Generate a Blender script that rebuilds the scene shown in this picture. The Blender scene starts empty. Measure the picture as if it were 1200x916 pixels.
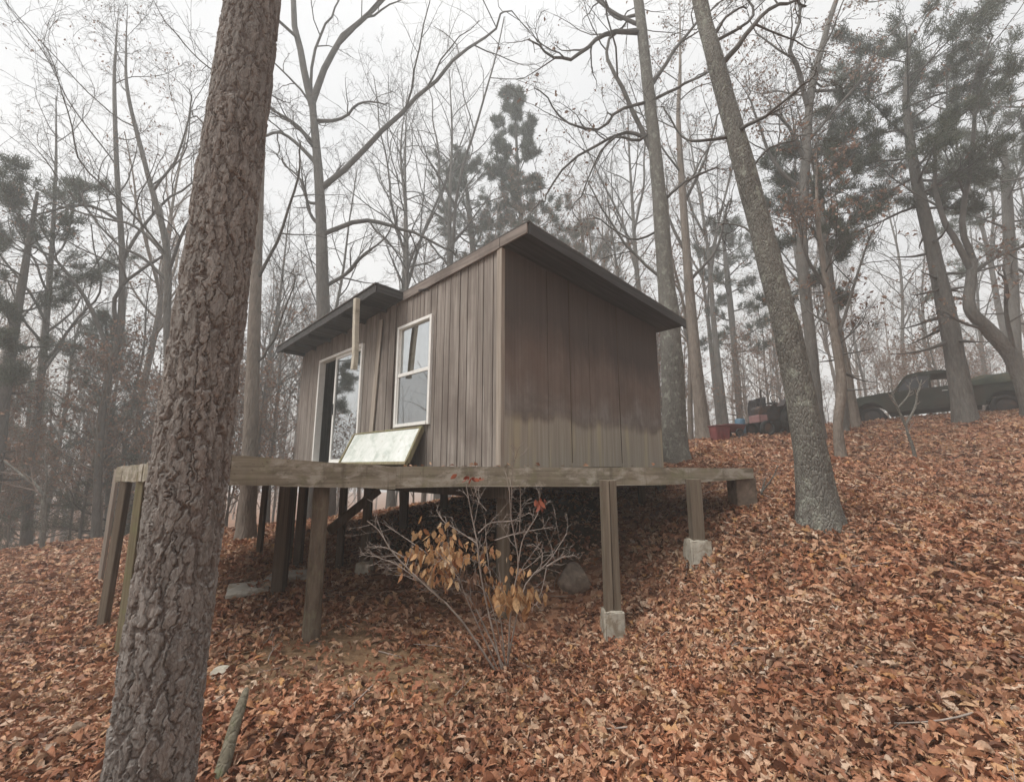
import bpy, bmesh, math, random
import numpy as np
from mathutils import Vector, Matrix

random.seed(7)
SC = bpy.context.scene
COL = SC.collection
PI = math.pi
F = 505.0                      # focal length in photo pixels
PITCH = math.atan(87.0 / F)
CP, SP = math.cos(PITCH), math.sin(PITCH)


def at(px, py, Y):
    """world point seen at photo pixel (px, py) at forward distance Y (eye at the origin)"""
    a, b = (px - 600.0), (458.0 - py)
    y = F * CP - b * SP
    z = F * SP + b * CP
    return Vector((a / y * Y, Y, z / y * Y))


# ------------------------------------------------------------------ ground
GP = [at(715, 744, 4.85), at(812, 652, 5.22), at(872, 592, 5.7), at(960, 612, 5.0),
      at(378, 754, 3.85), at(133, 725, 5.1), at(150, 770, 4.4), at(50, 642, 10), at(0, 700, 6.5),
      at(0, 900, 2.6), at(300, 632, 9), at(290, 690, 5.4), at(405, 665, 6.2), at(475, 606, 8.5),
      at(760, 588, 7.2), at(640, 602, 7), at(800, 535, 9.5), at(850, 513, 13), at(1000, 498, 14.5),
      at(1130, 488, 13), at(1195, 481, 14), at(1190, 700, 3.3), at(1190, 600, 5.6), at(1190, 540, 8.5),
      at(1190, 900, 2.1), at(600, 905, 2.5), at(900, 905, 2.3), at(330, 905, 2.4), at(500, 800, 3.3),
      at(986, 540, 9.0), at(900, 760, 3.6)]
GP = [(p.x, p.y, p.z) for p in GP]
GP += [(0, 0, -1.6), (-3, 0, -1.75), (3, 0, -1.0), (0, -6, -2.0), (7, -4, -0.4), (-8, -4, -2.6), (-12, 4, -2.4),
       (-1.8, 11.7, -0.95), (0.5, 13, -0.55), (0, 25, -1.6), (-20, 28, -4.6), (-30, 12, -5.0), (13, 24, 1.2),
       (26, 20, 2.0), (22, 34, 0.0), (36, 12, 2.6), (20, -4, 2.2), (-10, 16, -2.4), (12, 2, 0.9), (0, 40, -5), (-30, 40, -7),
       (34, 40, -1.5), (-34, -14, -5.5), (34, -14, 2.5), (0, -24, -3.5)]
GP = np.array(GP)


def _tps(r2):
    return np.where(r2 > 1e-12, 0.5 * r2 * np.log(np.maximum(r2, 1e-12)), 0.0)


_n = len(GP)
_d2 = ((GP[:, None, :2] - GP[None, :, :2]) ** 2).sum(-1)
_A = np.zeros((_n + 3, _n + 3))
_A[:_n, :_n] = _tps(_d2) + np.eye(_n) * 0.02
_A[:_n, _n] = 1
_A[:_n, _n + 1:] = GP[:, :2]
_A[_n:, :_n] = _A[:_n, _n:].T
_W = np.linalg.solve(_A, np.concatenate([GP[:, 2], np.zeros(3)]))


def gz(x, y):
    x = np.asarray(x, float)
    y = np.asarray(y, float)
    r = np.sqrt(x * x + y * y)
    s = np.where(r > 42, 42 / np.maximum(r, 1e-6), 1.0)
    xs, ys = x * s, y * s
    d2 = (xs[..., None] - GP[:, 0]) ** 2 + (ys[..., None] - GP[:, 1]) ** 2
    z = (_tps(d2) * _W[:_n]).sum(-1) + _W[_n] + _W[_n + 1] * xs + _W[_n + 2] * ys
    k = np.clip((r - 42) / 90, 0, 1)
    z = z * (1 - k) + (-9.0) * k
    return z + 0.025 * np.sin(x * 2.1 + 1.3 * np.sin(y * 1.7)) * np.cos(y * 2.3 + x) * np.clip(1 - r / 60, 0, 1)


def g1(x, y):
    return float(gz(np.array([x]), np.array([y]))[0])


def on_ground(px, Y):
    x = (px - 600.0) / (F * CP + 60 * SP) * Y
    return Vector((x, Y, g1(x, Y)))


# ------------------------------------------------------------------ materials
def new_mat(name):
    m = bpy.data.materials.new(name)
    m.use_nodes = True
    nt = m.node_tree
    b = nt.nodes['Principled BSDF']
    return m, nt, b


def N(nt, kind, **kw):
    n = nt.nodes.new(kind)
    for k, v in kw.items():
        if k.startswith('i_'):
            n.inputs[k[2:].replace('_', ' ')].default_value = v
        else:
            setattr(n, k, v)
    return n


def ramp(nt, src, stops, interp='LINEAR'):
    r = nt.nodes.new('ShaderNodeValToRGB')
    r.color_ramp.interpolation = interp
    e = r.color_ramp.elements
    while len(e) < len(stops):
        e.new(0.5)
    for el, (p, c) in zip(e, stops):
        el.position = p
        el.color = (*c, 1) if len(c) == 3 else c
    nt.links.new(src, r.inputs[0])
    return r


def coords(nt, scale, kind='Object'):
    t = nt.nodes.new('ShaderNodeTexCoord')
    mp = nt.nodes.new('ShaderNodeMapping')
    mp.inputs['Scale'].default_value = scale
    nt.links.new(t.outputs[kind], mp.inputs['Vector'])
    return mp.outputs['Vector']


def noise(nt, vec, scale, detail=5, rough=0.6, dist=0.0):
    n = N(nt, 'ShaderNodeTexNoise')
    n.inputs['Scale'].default_value = scale
    n.inputs['Detail'].default_value = detail
    n.inputs['Roughness'].default_value = rough
    n.inputs['Distortion'].default_value = dist
    nt.links.new(vec, n.inputs['Vector'])
    return n.outputs['Fac']


def mixc(nt, fac, a, b, mode='MIX'):
    m = nt.nodes.new('ShaderNodeMix')
    m.data_type = 'RGBA'
    m.blend_type = mode
    for sock, v in ((m.inputs[0], fac), (m.inputs[6], a), (m.inputs[7], b)):
        if isinstance(v, bpy.types.NodeSocket):
            nt.links.new(v, sock)
        elif isinstance(v, (int, float)):
            sock.default_value = v
        else:
            sock.default_value = (*v, 1)
    return m.outputs[2]


def bump(nt, b, h, strength=0.5, dist=0.01):
    bp = nt.nodes.new('ShaderNodeBump')
    bp.inputs['Strength'].default_value = strength
    bp.inputs['Distance'].default_value = dist
    nt.links.new(h, bp.inputs['Height'])
    nt.links.new(bp.outputs['Normal'], b.inputs['Normal'])


def m_bark(name, c_dark, c_mid, c_light, zs=0.25, sc=14, lichen=None, bstr=0.9, bdist=0.02):
    m, nt, b = new_mat(name)
    v = coords(nt, (1, 1, zs))
    n1 = noise(nt, v, sc, 8, 0.68, 0.4)
    vo = N(nt, 'ShaderNodeTexVoronoi')
    vo.feature = 'DISTANCE_TO_EDGE'
    vo.inputs['Scale'].default_value = sc * 1.1
    nt.links.new(v, vo.inputs['Vector'])
    c = ramp(nt, n1, [(0.3, c_dark), (0.5, c_mid), (0.72, c_light)]).outputs[0]
    big = noise(nt, coords(nt, (1, 1, 0.5)), 1.3, 3, 0.6)
    c = mixc(nt, ramp(nt, big, [(0.35, (0, 0, 0)), (0.7, (0.7, 0.7, 0.7))]).outputs[0], c, c_light)
    if lichen:
        ln = noise(nt, coords(nt, (1, 1, 0.7)), 9, 6, 0.7)
        c = mixc(nt, ramp(nt, ln, [(0.53, (0, 0, 0)), (0.64, (0.75, 0.75, 0.75))]).outputs[0], c, lichen)
    nt.links.new(c, b.inputs['Base Color'])
    b.inputs['Roughness'].default_value = 0.92
    b.inputs['Specular IOR Level'].default_value = 0.2
    h = ramp(nt, vo.outputs['Distance'], [(0.0, (0, 0, 0)), (0.25, (1, 1, 1))]).outputs[0]
    hh = mixc(nt, 0.5, h, n1)
    bump(nt, b, hh, bstr, bdist)
    return m


def m_wood(name, dark, mid, light, axis=2, sc=1.0, grime=None, rough=0.85, moss=None):
    """weathered wood, grain running along the given local axis"""
    m, nt, b = new_mat(name)
    s = [34 * sc, 34 * sc, 34 * sc]
    s[axis] = 1.1 * sc
    n1 = noise(nt, coords(nt, tuple(s)), 1.0, 6, 0.65, 0.3)
    s2 = [5, 5, 5]
    s2[axis] = 0.5
    n2 = noise(nt, coords(nt, tuple(s2)), 1.0, 4, 0.6)
    c = ramp(nt, n1, [(0.3, dark), (0.5, mid), (0.7, light)]).outputs[0]
    c = mixc(nt, ramp(nt, n2, [(0.35, (0, 0, 0)), (0.7, (0.55, 0.55, 0.55))]).outputs[0], c, dark)
    if grime:
        n3 = noise(nt, coords(nt, (1.0, 1.0, 0.7)), 1.6, 5, 0.65)
        c = mixc(nt, ramp(nt, n3, [(0.48, (0, 0, 0)), (0.68, (0.7, 0.7, 0.7))]).outputs[0], c, grime)
    if moss:
        n4 = noise(nt, coords(nt, (1, 1, 1)), 5, 6, 0.7)
        c = mixc(nt, ramp(nt, n4, [(0.5, (0, 0, 0)), (0.66, (0.55, 0.55, 0.55))]).outputs[0], c, moss)
    nt.links.new(c, b.inputs['Base Color'])
    b.inputs['Roughness'].default_value = rough
    b.inputs['Specular IOR Level'].default_value = 0.25
    bump(nt, b, n1, 0.5, 0.004)
    return m


def m_plain(name, c, rough=0.6, metal=0.0, var=0.25, sc=6, spec=0.4, dirt=None):
    m, nt, b = new_mat(name)
    n1 = noise(nt, coords(nt, (1, 1, 1)), sc, 6, 0.65)
    lo = tuple(x * (1 - var) for x in c)
    hi = tuple(min(1, x * (1 + var)) for x in c)
    cc = ramp(nt, n1, [(0.32, lo), (0.68, hi)]).outputs[0]
    if dirt:
        n2 = noise(nt, coords(nt, (1, 1, 1)), sc * 0.6, 7, 0.72, 0.5)
        cc = mixc(nt, ramp(nt, n2, [(0.5, (0, 0, 0)), (0.62, (0.85, 0.85, 0.85))]).outputs[0], cc, dirt)
    nt.links.new(cc, b.inputs['Base Color'])
    b.inputs['Roughness'].default_value = rough
    b.inputs['Metallic'].default_value = metal
    b.inputs['Specular IOR Level'].default_value = spec
    bump(nt, b, n1, 0.2, 0.004)
    return m


def m_leaf(name, stops, trans=0.25):
    m, nt, b = new_mat(name)
    g = nt.nodes.new('ShaderNodeNewGeometry')
    c = ramp(nt, g.outputs['Random Per Island'], stops).outputs[0]
    n1 = noise(nt, coords(nt, (1, 1, 1)), 60, 3, 0.6)
    c = mixc(nt, ramp(nt, n1, [(0.35, (0, 0, 0)), (0.7, (0.5, 0.5, 0.5))]).outputs[0], c, (0.09, 0.04, 0.022))
    if name == 'litter':
        dp = noise(nt, coords(nt, (1, 1, 1)), 0.9, 5, 0.62, 0.3)
        c = mixc(nt, ramp(nt, dp, [(0.42, (0, 0, 0)), (0.62, (0.6, 0.6, 0.6))]).outputs[0], c, mixc(nt, 1.0, c, (0.50, 0.40, 0.36), 'MULTIPLY'))
        rd = noise(nt, coords(nt, (1, 1, 1)), 2.3, 4, 0.6)
        c = mixc(nt, ramp(nt, rd, [(0.45, (0, 0, 0)), (0.65, (0.7, 0.7, 0.7))]).outputs[0], c, mixc(nt, 1.0, c, (1.05, 0.80, 0.66), 'MULTIPLY'))
    nt.links.new(c, b.inputs['Base Color'])
    b.inputs['Roughness'].default_value = 0.6
    b.inputs['Specular IOR Level'].default_value = 0.3
    if trans:
        tr = nt.nodes.new('ShaderNodeBsdfTranslucent')
        nt.links.new(c, tr.inputs['Color'])
        mx = nt.nodes.new('ShaderNodeMixShader')
        mx.inputs[0].default_value = trans
        nt.links.new(b.outputs[0], mx.inputs[1])
        nt.links.new(tr.outputs[0], mx.inputs[2])
        nt.links.new(mx.outputs[0], nt.nodes['Material Output'].inputs['Surface'])
    return m


M = {}
M['pine_bark'] = m_bark('pine_bark', (0.115, 0.075, 0.06), (0.20, 0.145, 0.12), (0.31, 0.25, 0.215), 0.5, 30, None, 0.6, 0.006)
M['oak_bark'] = m_bark('oak_bark', (0.06, 0.055, 0.048), (0.135, 0.126, 0.112), (0.215, 0.205, 0.18), 0.38, 36, (0.31, 0.32, 0.27), 1.0, 0.02)
M['grey_bark'] = m_bark('grey_bark', (0.055, 0.05, 0.045), (0.105, 0.098, 0.088), (0.17, 0.158, 0.142), 0.25, 16)
M['brown_bark'] = m_bark('brown_bark', (0.08, 0.066, 0.054), (0.16, 0.135, 0.112), (0.235, 0.20, 0.17), 0.25, 16)
M['twig'] = m_plain('twig', (0.105, 0.097, 0.088), 0.9, 0, 0.3, 3, 0.1)
M['brown_twig'] = m_plain('brown_twig', (0.21, 0.17, 0.14), 0.9, 0, 0.3, 3, 0.1)
M['shrub_twig'] = m_plain('shrub_twig', (0.27, 0.225, 0.195), 0.85, 0, 0.3, 9, 0.2)
M['litter'] = m_leaf('litter', [(0.0, (0.11, 0.052, 0.033)), (0.14, (0.25, 0.115, 0.067)), (0.36, (0.41, 0.20, 0.115)),
                                (0.58, (0.52, 0.285, 0.17)), (0.74, (0.58, 0.38, 0.25)), (0.86, (0.68, 0.52, 0.39)),
                                (0.95, (0.52, 0.29, 0.11)), (1.0, (0.64, 0.54, 0.44))], 0.15)
M['dead_leaf'] = m_leaf('dead_leaf', [(0.0, (0.14, 0.085, 0.06)), (0.5, (0.25, 0.15, 0.10)), (1.0, (0.36, 0.23, 0.16))], 0.3)
M['gold_leaf'] = m_leaf('gold_leaf', [(0.0, (0.38, 0.17, 0.08)), (0.35, (0.55, 0.31, 0.14)), (0.75, (0.66, 0.45, 0.25)), (1.0, (0.74, 0.58, 0.40))], 0.35)
M['red_leaf'] = m_leaf('red_leaf', [(0.0, (0.24, 0.05, 0.03)), (1.0, (0.42, 0.13, 0.07))], 0.3)
M['needle'] = m_leaf('needle', [(0.0, (0.04, 0.065, 0.045)), (0.5, (0.065, 0.095, 0.06)), (1.0, (0.10, 0.13, 0.075))], 0.2)


def m_rim():
    m = m_wood('rim_wood', (0.15, 0.128, 0.092), (0.30, 0.262, 0.20), (0.46, 0.42, 0.35), 0, 0.8, (0.14, 0.122, 0.088), 0.85, (0.22, 0.215, 0.12))
    nt = m.node_tree
    b = nt.nodes['Principled BSDF']
    src = b.inputs['Base Color'].links[0].from_socket
    pale = noise(nt, coords(nt, (2.2, 2.2, 5)), 1.3, 6, 0.68, 0.4)
    c = mixc(nt, ramp(nt, pale, [(0.5, (0, 0, 0)), (0.62, (0.65, 0.65, 0.65))]).outputs[0], src, (0.50, 0.46, 0.40))
    drip = noise(nt, coords(nt, (9, 9, 0.8)), 1.0, 5, 0.7)
    c = mixc(nt, ramp(nt, drip, [(0.56, (0, 0, 0)), (0.7, (0.7, 0.7, 0.7))]).outputs[0], c, (0.11, 0.09, 0.065))
    sp = noise(nt, coords(nt, (1, 1, 1)), 38, 4, 0.6)
    c = mixc(nt, ramp(nt, sp, [(0.62, (0, 0, 0)), (0.7, (0.6, 0.6, 0.6))]).outputs[0], c, (0.12, 0.10, 0.07))
    nt.links.new(c, b.inputs['Base Color'])
    return m


M['rim_wood'] = m_rim()
M['post_wood'] = m_wood('post_wood', (0.10, 0.078, 0.055), (0.18, 0.145, 0.108), (0.27, 0.225, 0.175), 2, 1.0)
M['dark_wood'] = m_wood('dark_wood', (0.05, 0.035, 0.025), (0.095, 0.07, 0.05), (0.15, 0.115, 0.085), 2, 1.0)
M['mossy_wood'] = m_wood('mossy_wood', (0.12, 0.10, 0.06), (0.21, 0.18, 0.11), (0.31, 0.27, 0.18), 2, 1.0, None, 0.9, (0.20, 0.22, 0.09))
M['branch_bark'] = m_bark('branch_bark', (0.05, 0.042, 0.03), (0.11, 0.095, 0.068), (0.18, 0.16, 0.12), 0.3, 30, (0.14, 0.15, 0.08), 1.0, 0.01)
M['log_bark'] = m_bark('log_bark', (0.06, 0.045, 0.033), (0.12, 0.092, 0.068), (0.19, 0.155, 0.118), 0.2, 26, (0.20, 0.18, 0.12), 0.9, 0.012)
M['plank'] = m_wood('plank', (0.12, 0.10, 0.08), (0.2, 0.17, 0.14), (0.28, 0.25, 0.21), 1, 1.0)
M['front_siding'] = m_wood('front_siding', (0.135, 0.112, 0.096), (0.245, 0.212, 0.188), (0.37, 0.335, 0.30), 2, 1.0, (0.125, 0.10, 0.088))
M['trim_wood'] = m_wood('trim_wood', (0.22, 0.185, 0.155), (0.33, 0.285, 0.24), (0.44, 0.39, 0.335), 2, 1.0)
M['fascia_wood'] = m_wood('fascia_wood', (0.13, 0.105, 0.09), (0.22, 0.185, 0.165), (0.32, 0.28, 0.25), 1, 1.0, (0.09, 0.075, 0.065))
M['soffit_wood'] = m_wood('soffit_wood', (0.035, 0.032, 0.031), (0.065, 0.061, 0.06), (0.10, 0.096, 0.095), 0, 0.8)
M['shingle'] = m_plain('shingle', (0.10, 0.09, 0.085), 0.95, 0, 0.35, 25, 0.1)
M['white_frame'] = m_plain('white_frame', (0.74, 0.73, 0.70), 0.45, 0, 0.07, 14, 0.4)
M['spout'] = m_plain('spout', (0.50, 0.46, 0.38), 0.5, 0, 0.12, 7, 0.4, (0.30, 0.26, 0.2))
M['black_rubber'] = m_plain('black_rubber', (0.02, 0.02, 0.02), 0.8, 0, 0.3, 10, 0.3)
M['concrete'] = m_plain('concrete', (0.40, 0.37, 0.31), 0.95, 0, 0.25, 11, 0.2, (0.22, 0.18, 0.13))
M['stone'] = m_plain('stone', (0.25, 0.20, 0.16), 0.95, 0, 0.3, 7, 0.2, (0.13, 0.10, 0.075))
M['pale_stone'] = m_plain('pale_stone', (0.52, 0.49, 0.44), 0.9, 0, 0.2, 7, 0.2, (0.28, 0.22, 0.16))
M['truck_paint'] = m_plain('truck_paint', (0.048, 0.057, 0.046), 0.75, 0, 0.25, 2.5, 0.15, (0.06, 0.05, 0.038))
M['olive_paint'] = m_plain('olive_paint', (0.036, 0.045, 0.028), 0.75, 0, 0.3, 2.5, 0.15, (0.10, 0.085, 0.05))
M['chrome'] = m_plain('chrome', (0.45, 0.44, 0.42), 0.35, 0.9, 0.2, 6, 0.5, (0.2, 0.13, 0.09))
M['car_glass'] = m_plain('car_glass', (0.04, 0.045, 0.05), 0.3, 0, 0.2, 2, 0.5)
M['red_paint'] = m_plain('red_paint', (0.19, 0.05, 0.05), 0.8, 0, 0.25, 4, 0.4, (0.22, 0.06, 0.045))
M['pink_paint'] = m_plain('pink_paint', (0.27, 0.15, 0.145), 0.85, 0, 0.2, 5, 0.3)
M['blue_plastic'] = m_plain('blue_plastic', (0.07, 0.14, 0.20), 0.6, 0, 0.2, 4, 0.4)
M['maroon_paint'] = m_plain('maroon_paint', (0.12, 0.035, 0.035), 0.6, 0, 0.3, 4, 0.4, (0.08, 0.04, 0.03))
M['iron'] = m_plain('iron', (0.05, 0.045, 0.045), 0.7, 0.3, 0.4, 6, 0.4, (0.10, 0.055, 0.035))
M['dark_tarp'] = m_plain('dark_tarp', (0.035, 0.033, 0.036), 0.6, 0, 0.3, 4, 0.4)
M['interior'] = m_plain('interior', (0.10, 0.085, 0.07), 0.9, 0, 0.2, 3, 0.2)


def m_side_siding():
    m, nt, b = new_mat('side_siding')
    tc = nt.nodes.new('ShaderNodeTexCoord')
    n1 = noise(nt, coords(nt, (30, 30, 0.9)), 1.0, 6, 0.65, 0.3)
    n2 = noise(nt, coords(nt, (2.6, 2.6, 0.25)), 1.0, 4, 0.6)
    up = ramp(nt, n1, [(0.25, (0.172, 0.150, 0.134)), (0.5, (0.245, 0.219, 0.198)), (0.78, (0.33, 0.302, 0.277))]).outputs[0]
    up = mixc(nt, ramp(nt, n2, [(0.46, (0, 0, 0)), (0.72, (0.5, 0.5, 0.5))]).outputs[0], up, (0.15, 0.118, 0.10))
    bl = noise(nt, coords(nt, (1, 1, 0.9)), 7, 6, 0.7, 0.3)
    up = mixc(nt, ramp(nt, bl, [(0.48, (0, 0, 0)), (0.66, (0.5, 0.5, 0.5))]).outputs[0], up, (0.15, 0.125, 0.11))
    gr = noise(nt, coords(nt, (0.8, 1, 1.1)), 1.5, 5, 0.6)
    up = mixc(nt, ramp(nt, gr, [(0.5, (0, 0, 0)), (0.66, (0.7, 0.7, 0.7))]).outputs[0], up, (0.125, 0.10, 0.088))
    lowc = ramp(nt, n1, [(0.25, (0.25, 0.22, 0.178)), (0.5, (0.325, 0.29, 0.24)), (0.75, (0.40, 0.365, 0.31))]).outputs[0]
    st = noise(nt, coords(nt, (7, 7, 0.5)), 1.0, 3, 0.55)
    lowc = mixc(nt, ramp(nt, st, [(0.52, (0, 0, 0)), (0.62, (0.6, 0.6, 0.6))]).outputs[0], lowc, (0.43, 0.37, 0.25))
    sep = nt.nodes.new('ShaderNodeSeparateXYZ')
    nt.links.new(tc.outputs['Object'], sep.inputs[0])
    wv = noise(nt, coords(nt, (1.5, 1.5, 0.01)), 1.0, 3, 0.55)
    h = N(nt, 'ShaderNodeMath', operation='MULTIPLY_ADD')
    nt.links.new(wv, h.inputs[0])
    h.inputs[1].default_value = -0.5
    nt.links.new(sep.outputs['Z'], h.inputs[2])          # z - 0.5 * noise
    fine = noise(nt, coords(nt, (20, 20, 0.8)), 1.0, 5, 0.7)
    h2 = N(nt, 'ShaderNodeMath', operation='MULTIPLY_ADD')
    nt.links.new(fine, h2.inputs[0])
    h2.inputs[1].default_value = -0.11
    nt.links.new(h.outputs[0], h2.inputs[2])
    f = ramp(nt, h2.outputs[0], [(0.20, (0, 0, 0)), (0.32, (1, 1, 1))]).outputs[0]
    c = mixc(nt, f, lowc, up)
    # broad rusty run-off stains, and mildew with eave shade painted into the top
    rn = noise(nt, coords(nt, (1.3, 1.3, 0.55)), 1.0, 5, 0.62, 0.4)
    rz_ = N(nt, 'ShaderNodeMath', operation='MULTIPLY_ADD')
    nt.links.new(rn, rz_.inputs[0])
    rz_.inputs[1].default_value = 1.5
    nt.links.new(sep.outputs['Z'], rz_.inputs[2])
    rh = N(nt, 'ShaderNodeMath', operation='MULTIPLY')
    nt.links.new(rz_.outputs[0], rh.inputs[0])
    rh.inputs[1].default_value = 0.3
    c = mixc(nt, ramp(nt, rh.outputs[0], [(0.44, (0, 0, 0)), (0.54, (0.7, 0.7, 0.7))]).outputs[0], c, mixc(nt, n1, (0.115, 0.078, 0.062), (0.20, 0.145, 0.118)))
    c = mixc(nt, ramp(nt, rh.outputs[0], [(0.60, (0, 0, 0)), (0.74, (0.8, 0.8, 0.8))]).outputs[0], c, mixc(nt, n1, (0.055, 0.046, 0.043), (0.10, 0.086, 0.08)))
    line = ramp(nt, h2.outputs[0], [(0.17, (0, 0, 0)), (0.25, (0.5, 0.5, 0.5)), (0.28, (0.35, 0.35, 0.35)), (0.38, (0, 0, 0))]).outputs[0]
    lb = ramp(nt, noise(nt, coords(nt, (2.4, 2.4, 0.3)), 1.0, 4, 0.6), [(0.38, (0.15, 0.15, 0.15)), (0.6, (1, 1, 1))]).outputs[0]
    line = mixc(nt, 1.0, line, lb, 'MULTIPLY')
    c = mixc(nt, line, c, (0.075, 0.05, 0.045))
    nt.links.new(c, b.inputs['Base Color'])
    b.inputs['Roughness'].default_value = 0.88
    b.inputs['Specular IOR Level'].default_value = 0.2
    bump(nt, b, n1, 0.5, 0.004)
    return m


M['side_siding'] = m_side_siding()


def m_glass(name, tint, fac):
    m, nt, b = new_mat(name)
    nt.nodes.remove(b)
    tr = nt.nodes.new('ShaderNodeBsdfTransparent')
    tr.inputs[0].default_value = (*tint, 1)
    gl = nt.nodes.new('ShaderNodeBsdfGlossy')
    gl.inputs['Color'].default_value = (0.9, 0.93, 0.95, 1)
    gl.inputs['Roughness'].default_value = 0.015
    n1 = noise(nt, coords(nt, (1, 1, 1)), 3, 2, 0.5)
    bp = nt.nodes.new('ShaderNodeBump')
    bp.inputs['Strength'].default_value = 0.04
    nt.links.new(n1, bp.inputs['Height'])
    nt.links.new(bp.outputs[0], gl.inputs['Normal'])
    df = nt.nodes.new('ShaderNodeBsdfDiffuse')
    df.inputs[0].default_value = (0.3, 0.3, 0.29, 1)
    m1 = nt.nodes.new('ShaderNodeMixShader')
    m1.inputs[0].default_value = fac
    nt.links.new(tr.outputs[0], m1.inputs[1])
    nt.links.new(gl.outputs[0], m1.inputs[2])
    m2 = nt.nodes.new('ShaderNodeMixShader')
    dn = noise(nt, coords(nt, (1, 1, 1)), 4, 6, 0.7)
    fr = ramp(nt, dn, [(0.4, (0.02, 0.02, 0.02)), (0.75, (0.16, 0.16, 0.16))]).outputs[0]
    nt.links.new(fr, m2.inputs[0])
    nt.links.new(m1.outputs[0], m2.inputs[1])
    nt.links.new(df.outputs[0], m2.inputs[2])
    nt.links.new(m2.outputs[0], nt.nodes['Material Output'].inputs['Surface'])
    return m


M['glass'] = m_glass('glass', (0.35, 0.36, 0.36), 0.62)
M['screen_glass'] = m_glass('screen_glass', (0.2, 0.2, 0.2), 0.36)


def m_panel():
    m, nt, b = new_mat('mottled_pane')
    n1 = noise(nt, coords(nt, (1, 1, 1)), 4.5, 7, 0.7, 0.6)
    c = ramp(nt, n1, [(0.3, (0.34, 0.39, 0.35)), (0.47, (0.60, 0.63, 0.59)), (0.65, (0.72, 0.73, 0.71))]).outputs[0]
    n2 = noise(nt, coords(nt, (1, 1, 1)), 14, 5, 0.7)
    c = mixc(nt, ramp(nt, n2, [(0.6, (0, 0, 0)), (0.7, (0.6, 0.6, 0.6))]).outputs[0], c, (0.30, 0.24, 0.17))
    nt.links.new(c, b.inputs['Base Color'])
    b.inputs['Roughness'].default_value = 0.25
    return m


M['mottled_pane'] = m_panel()


def m_ground():
    m, nt, b = new_mat('forest_floor')
    v = coords(nt, (1, 1, 1))
    vo = N(nt, 'ShaderNodeTexVoronoi')
    vo.inputs['Scale'].default_value = 15
    nz = N(nt, 'ShaderNodeTexNoise')
    nz.inputs['Scale'].default_value = 9
    nt.links.new(v, nz.inputs['Vector'])
    vv = mixc(nt, 0.12, v, nz.outputs['Color'])
    nt.links.new(vv, vo.inputs['Vector'])
    sep = nt.nodes.new('ShaderNodeSeparateColor')
    nt.links.new(vo.outputs['Color'], sep.inputs[0])
    c = ramp(nt, sep.outputs[0], [(0, (0.10, 0.042, 0.025)), (0.35, (0.22, 0.095, 0.052)), (0.7, (0.33, 0.165, 0.095)), (1, (0.44, 0.28, 0.19))]).outputs[0]
    soil = ramp(nt, noise(nt, v, 5, 7, 0.7), [(0.3, (0.065, 0.045, 0.026)), (0.7, (0.15, 0.105, 0.06))]).outputs[0]
    big = noise(nt, v, 0.55, 4, 0.6)
    c = mixc(nt, ramp(nt, big, [(0.42, (0, 0, 0)), (0.6, (0.5, 0.5, 0.5))]).outputs[0], c, soil)
    # bare soil slope beside the deck
    tc = nt.nodes.new('ShaderNodeTexCoord')
    mp_ = nt.nodes.new('ShaderNodeMapping')
    mp_.vector_type = 'TEXTURE'
    mp_.inputs['Location'].default_value = (-1.4, 3.6, -1.4)
    mp_.inputs['Rotation'].default_value = (0, 0, -0.52)
    mp_.inputs['Scale'].default_value = (1.45, 0.78, 1.3)
    nt.links.new(tc.outputs['Object'], mp_.inputs['Vector'])
    dist = N(nt, 'ShaderNodeVectorMath', operation='LENGTH')
    nt.links.new(mp_.outputs[0], dist.inputs[0])
    nn = noise(nt, v, 2.2, 5, 0.65)
    ad = N(nt, 'ShaderNodeMath', operation='MULTIPLY_ADD')
    nt.links.new(nn, ad.inputs[0])
    ad.inputs[1].default_value = 1.3
    nt.links.new(dist.outputs['Value'], ad.inputs[2])
    c = mixc(nt, ramp(nt, ad.outputs[0], [(0.0, (1, 1, 1)), (1.0, (0, 0, 0))]).outputs[0], c, soil)
    mu = nt.nodes.new('ShaderNodeMapping')  # bare soil under the cabin, its colour darkened to deepen the shade
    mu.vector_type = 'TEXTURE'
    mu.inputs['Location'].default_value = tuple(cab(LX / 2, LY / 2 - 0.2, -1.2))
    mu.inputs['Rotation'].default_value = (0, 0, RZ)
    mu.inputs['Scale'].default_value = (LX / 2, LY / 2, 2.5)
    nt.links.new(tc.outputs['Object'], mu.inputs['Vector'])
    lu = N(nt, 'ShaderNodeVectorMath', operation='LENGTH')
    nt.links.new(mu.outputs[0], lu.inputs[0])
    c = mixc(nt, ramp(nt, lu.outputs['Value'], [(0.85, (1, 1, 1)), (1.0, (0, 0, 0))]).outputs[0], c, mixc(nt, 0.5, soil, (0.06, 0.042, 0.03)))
    mm = N(nt, 'ShaderNodeMapRange')
    nt.links.new(ad.outputs[0], mm.inputs[0])
    mm.inputs[1].default_value = 1.3
    mm.inputs[2].default_value = 2.1
    mm.inputs[3].default_value = 0.9
    mm.inputs[4].default_value = 0.0
    moss = ramp(nt, noise(nt, v, 11, 7, 0.72), [(0.3, (0.10, 0.062, 0.036)), (0.5, (0.19, 0.122, 0.07)), (0.7, (0.28, 0.19, 0.115))]).outputs[0]
    c = mixc(nt, mm.outputs[0], c, moss)
    nt.links.new(c, b.inputs['Base Color'])
    b.inputs['Roughness'].default_value = 0.95
    b.inputs['Specular IOR Level'].default_value = 0.1
    bump(nt, b, mixc(nt, 0.5, vo.outputs['Distance'], noise(nt, v, 40, 5, 0.7)), 0.9, 0.03)
    return m




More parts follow.
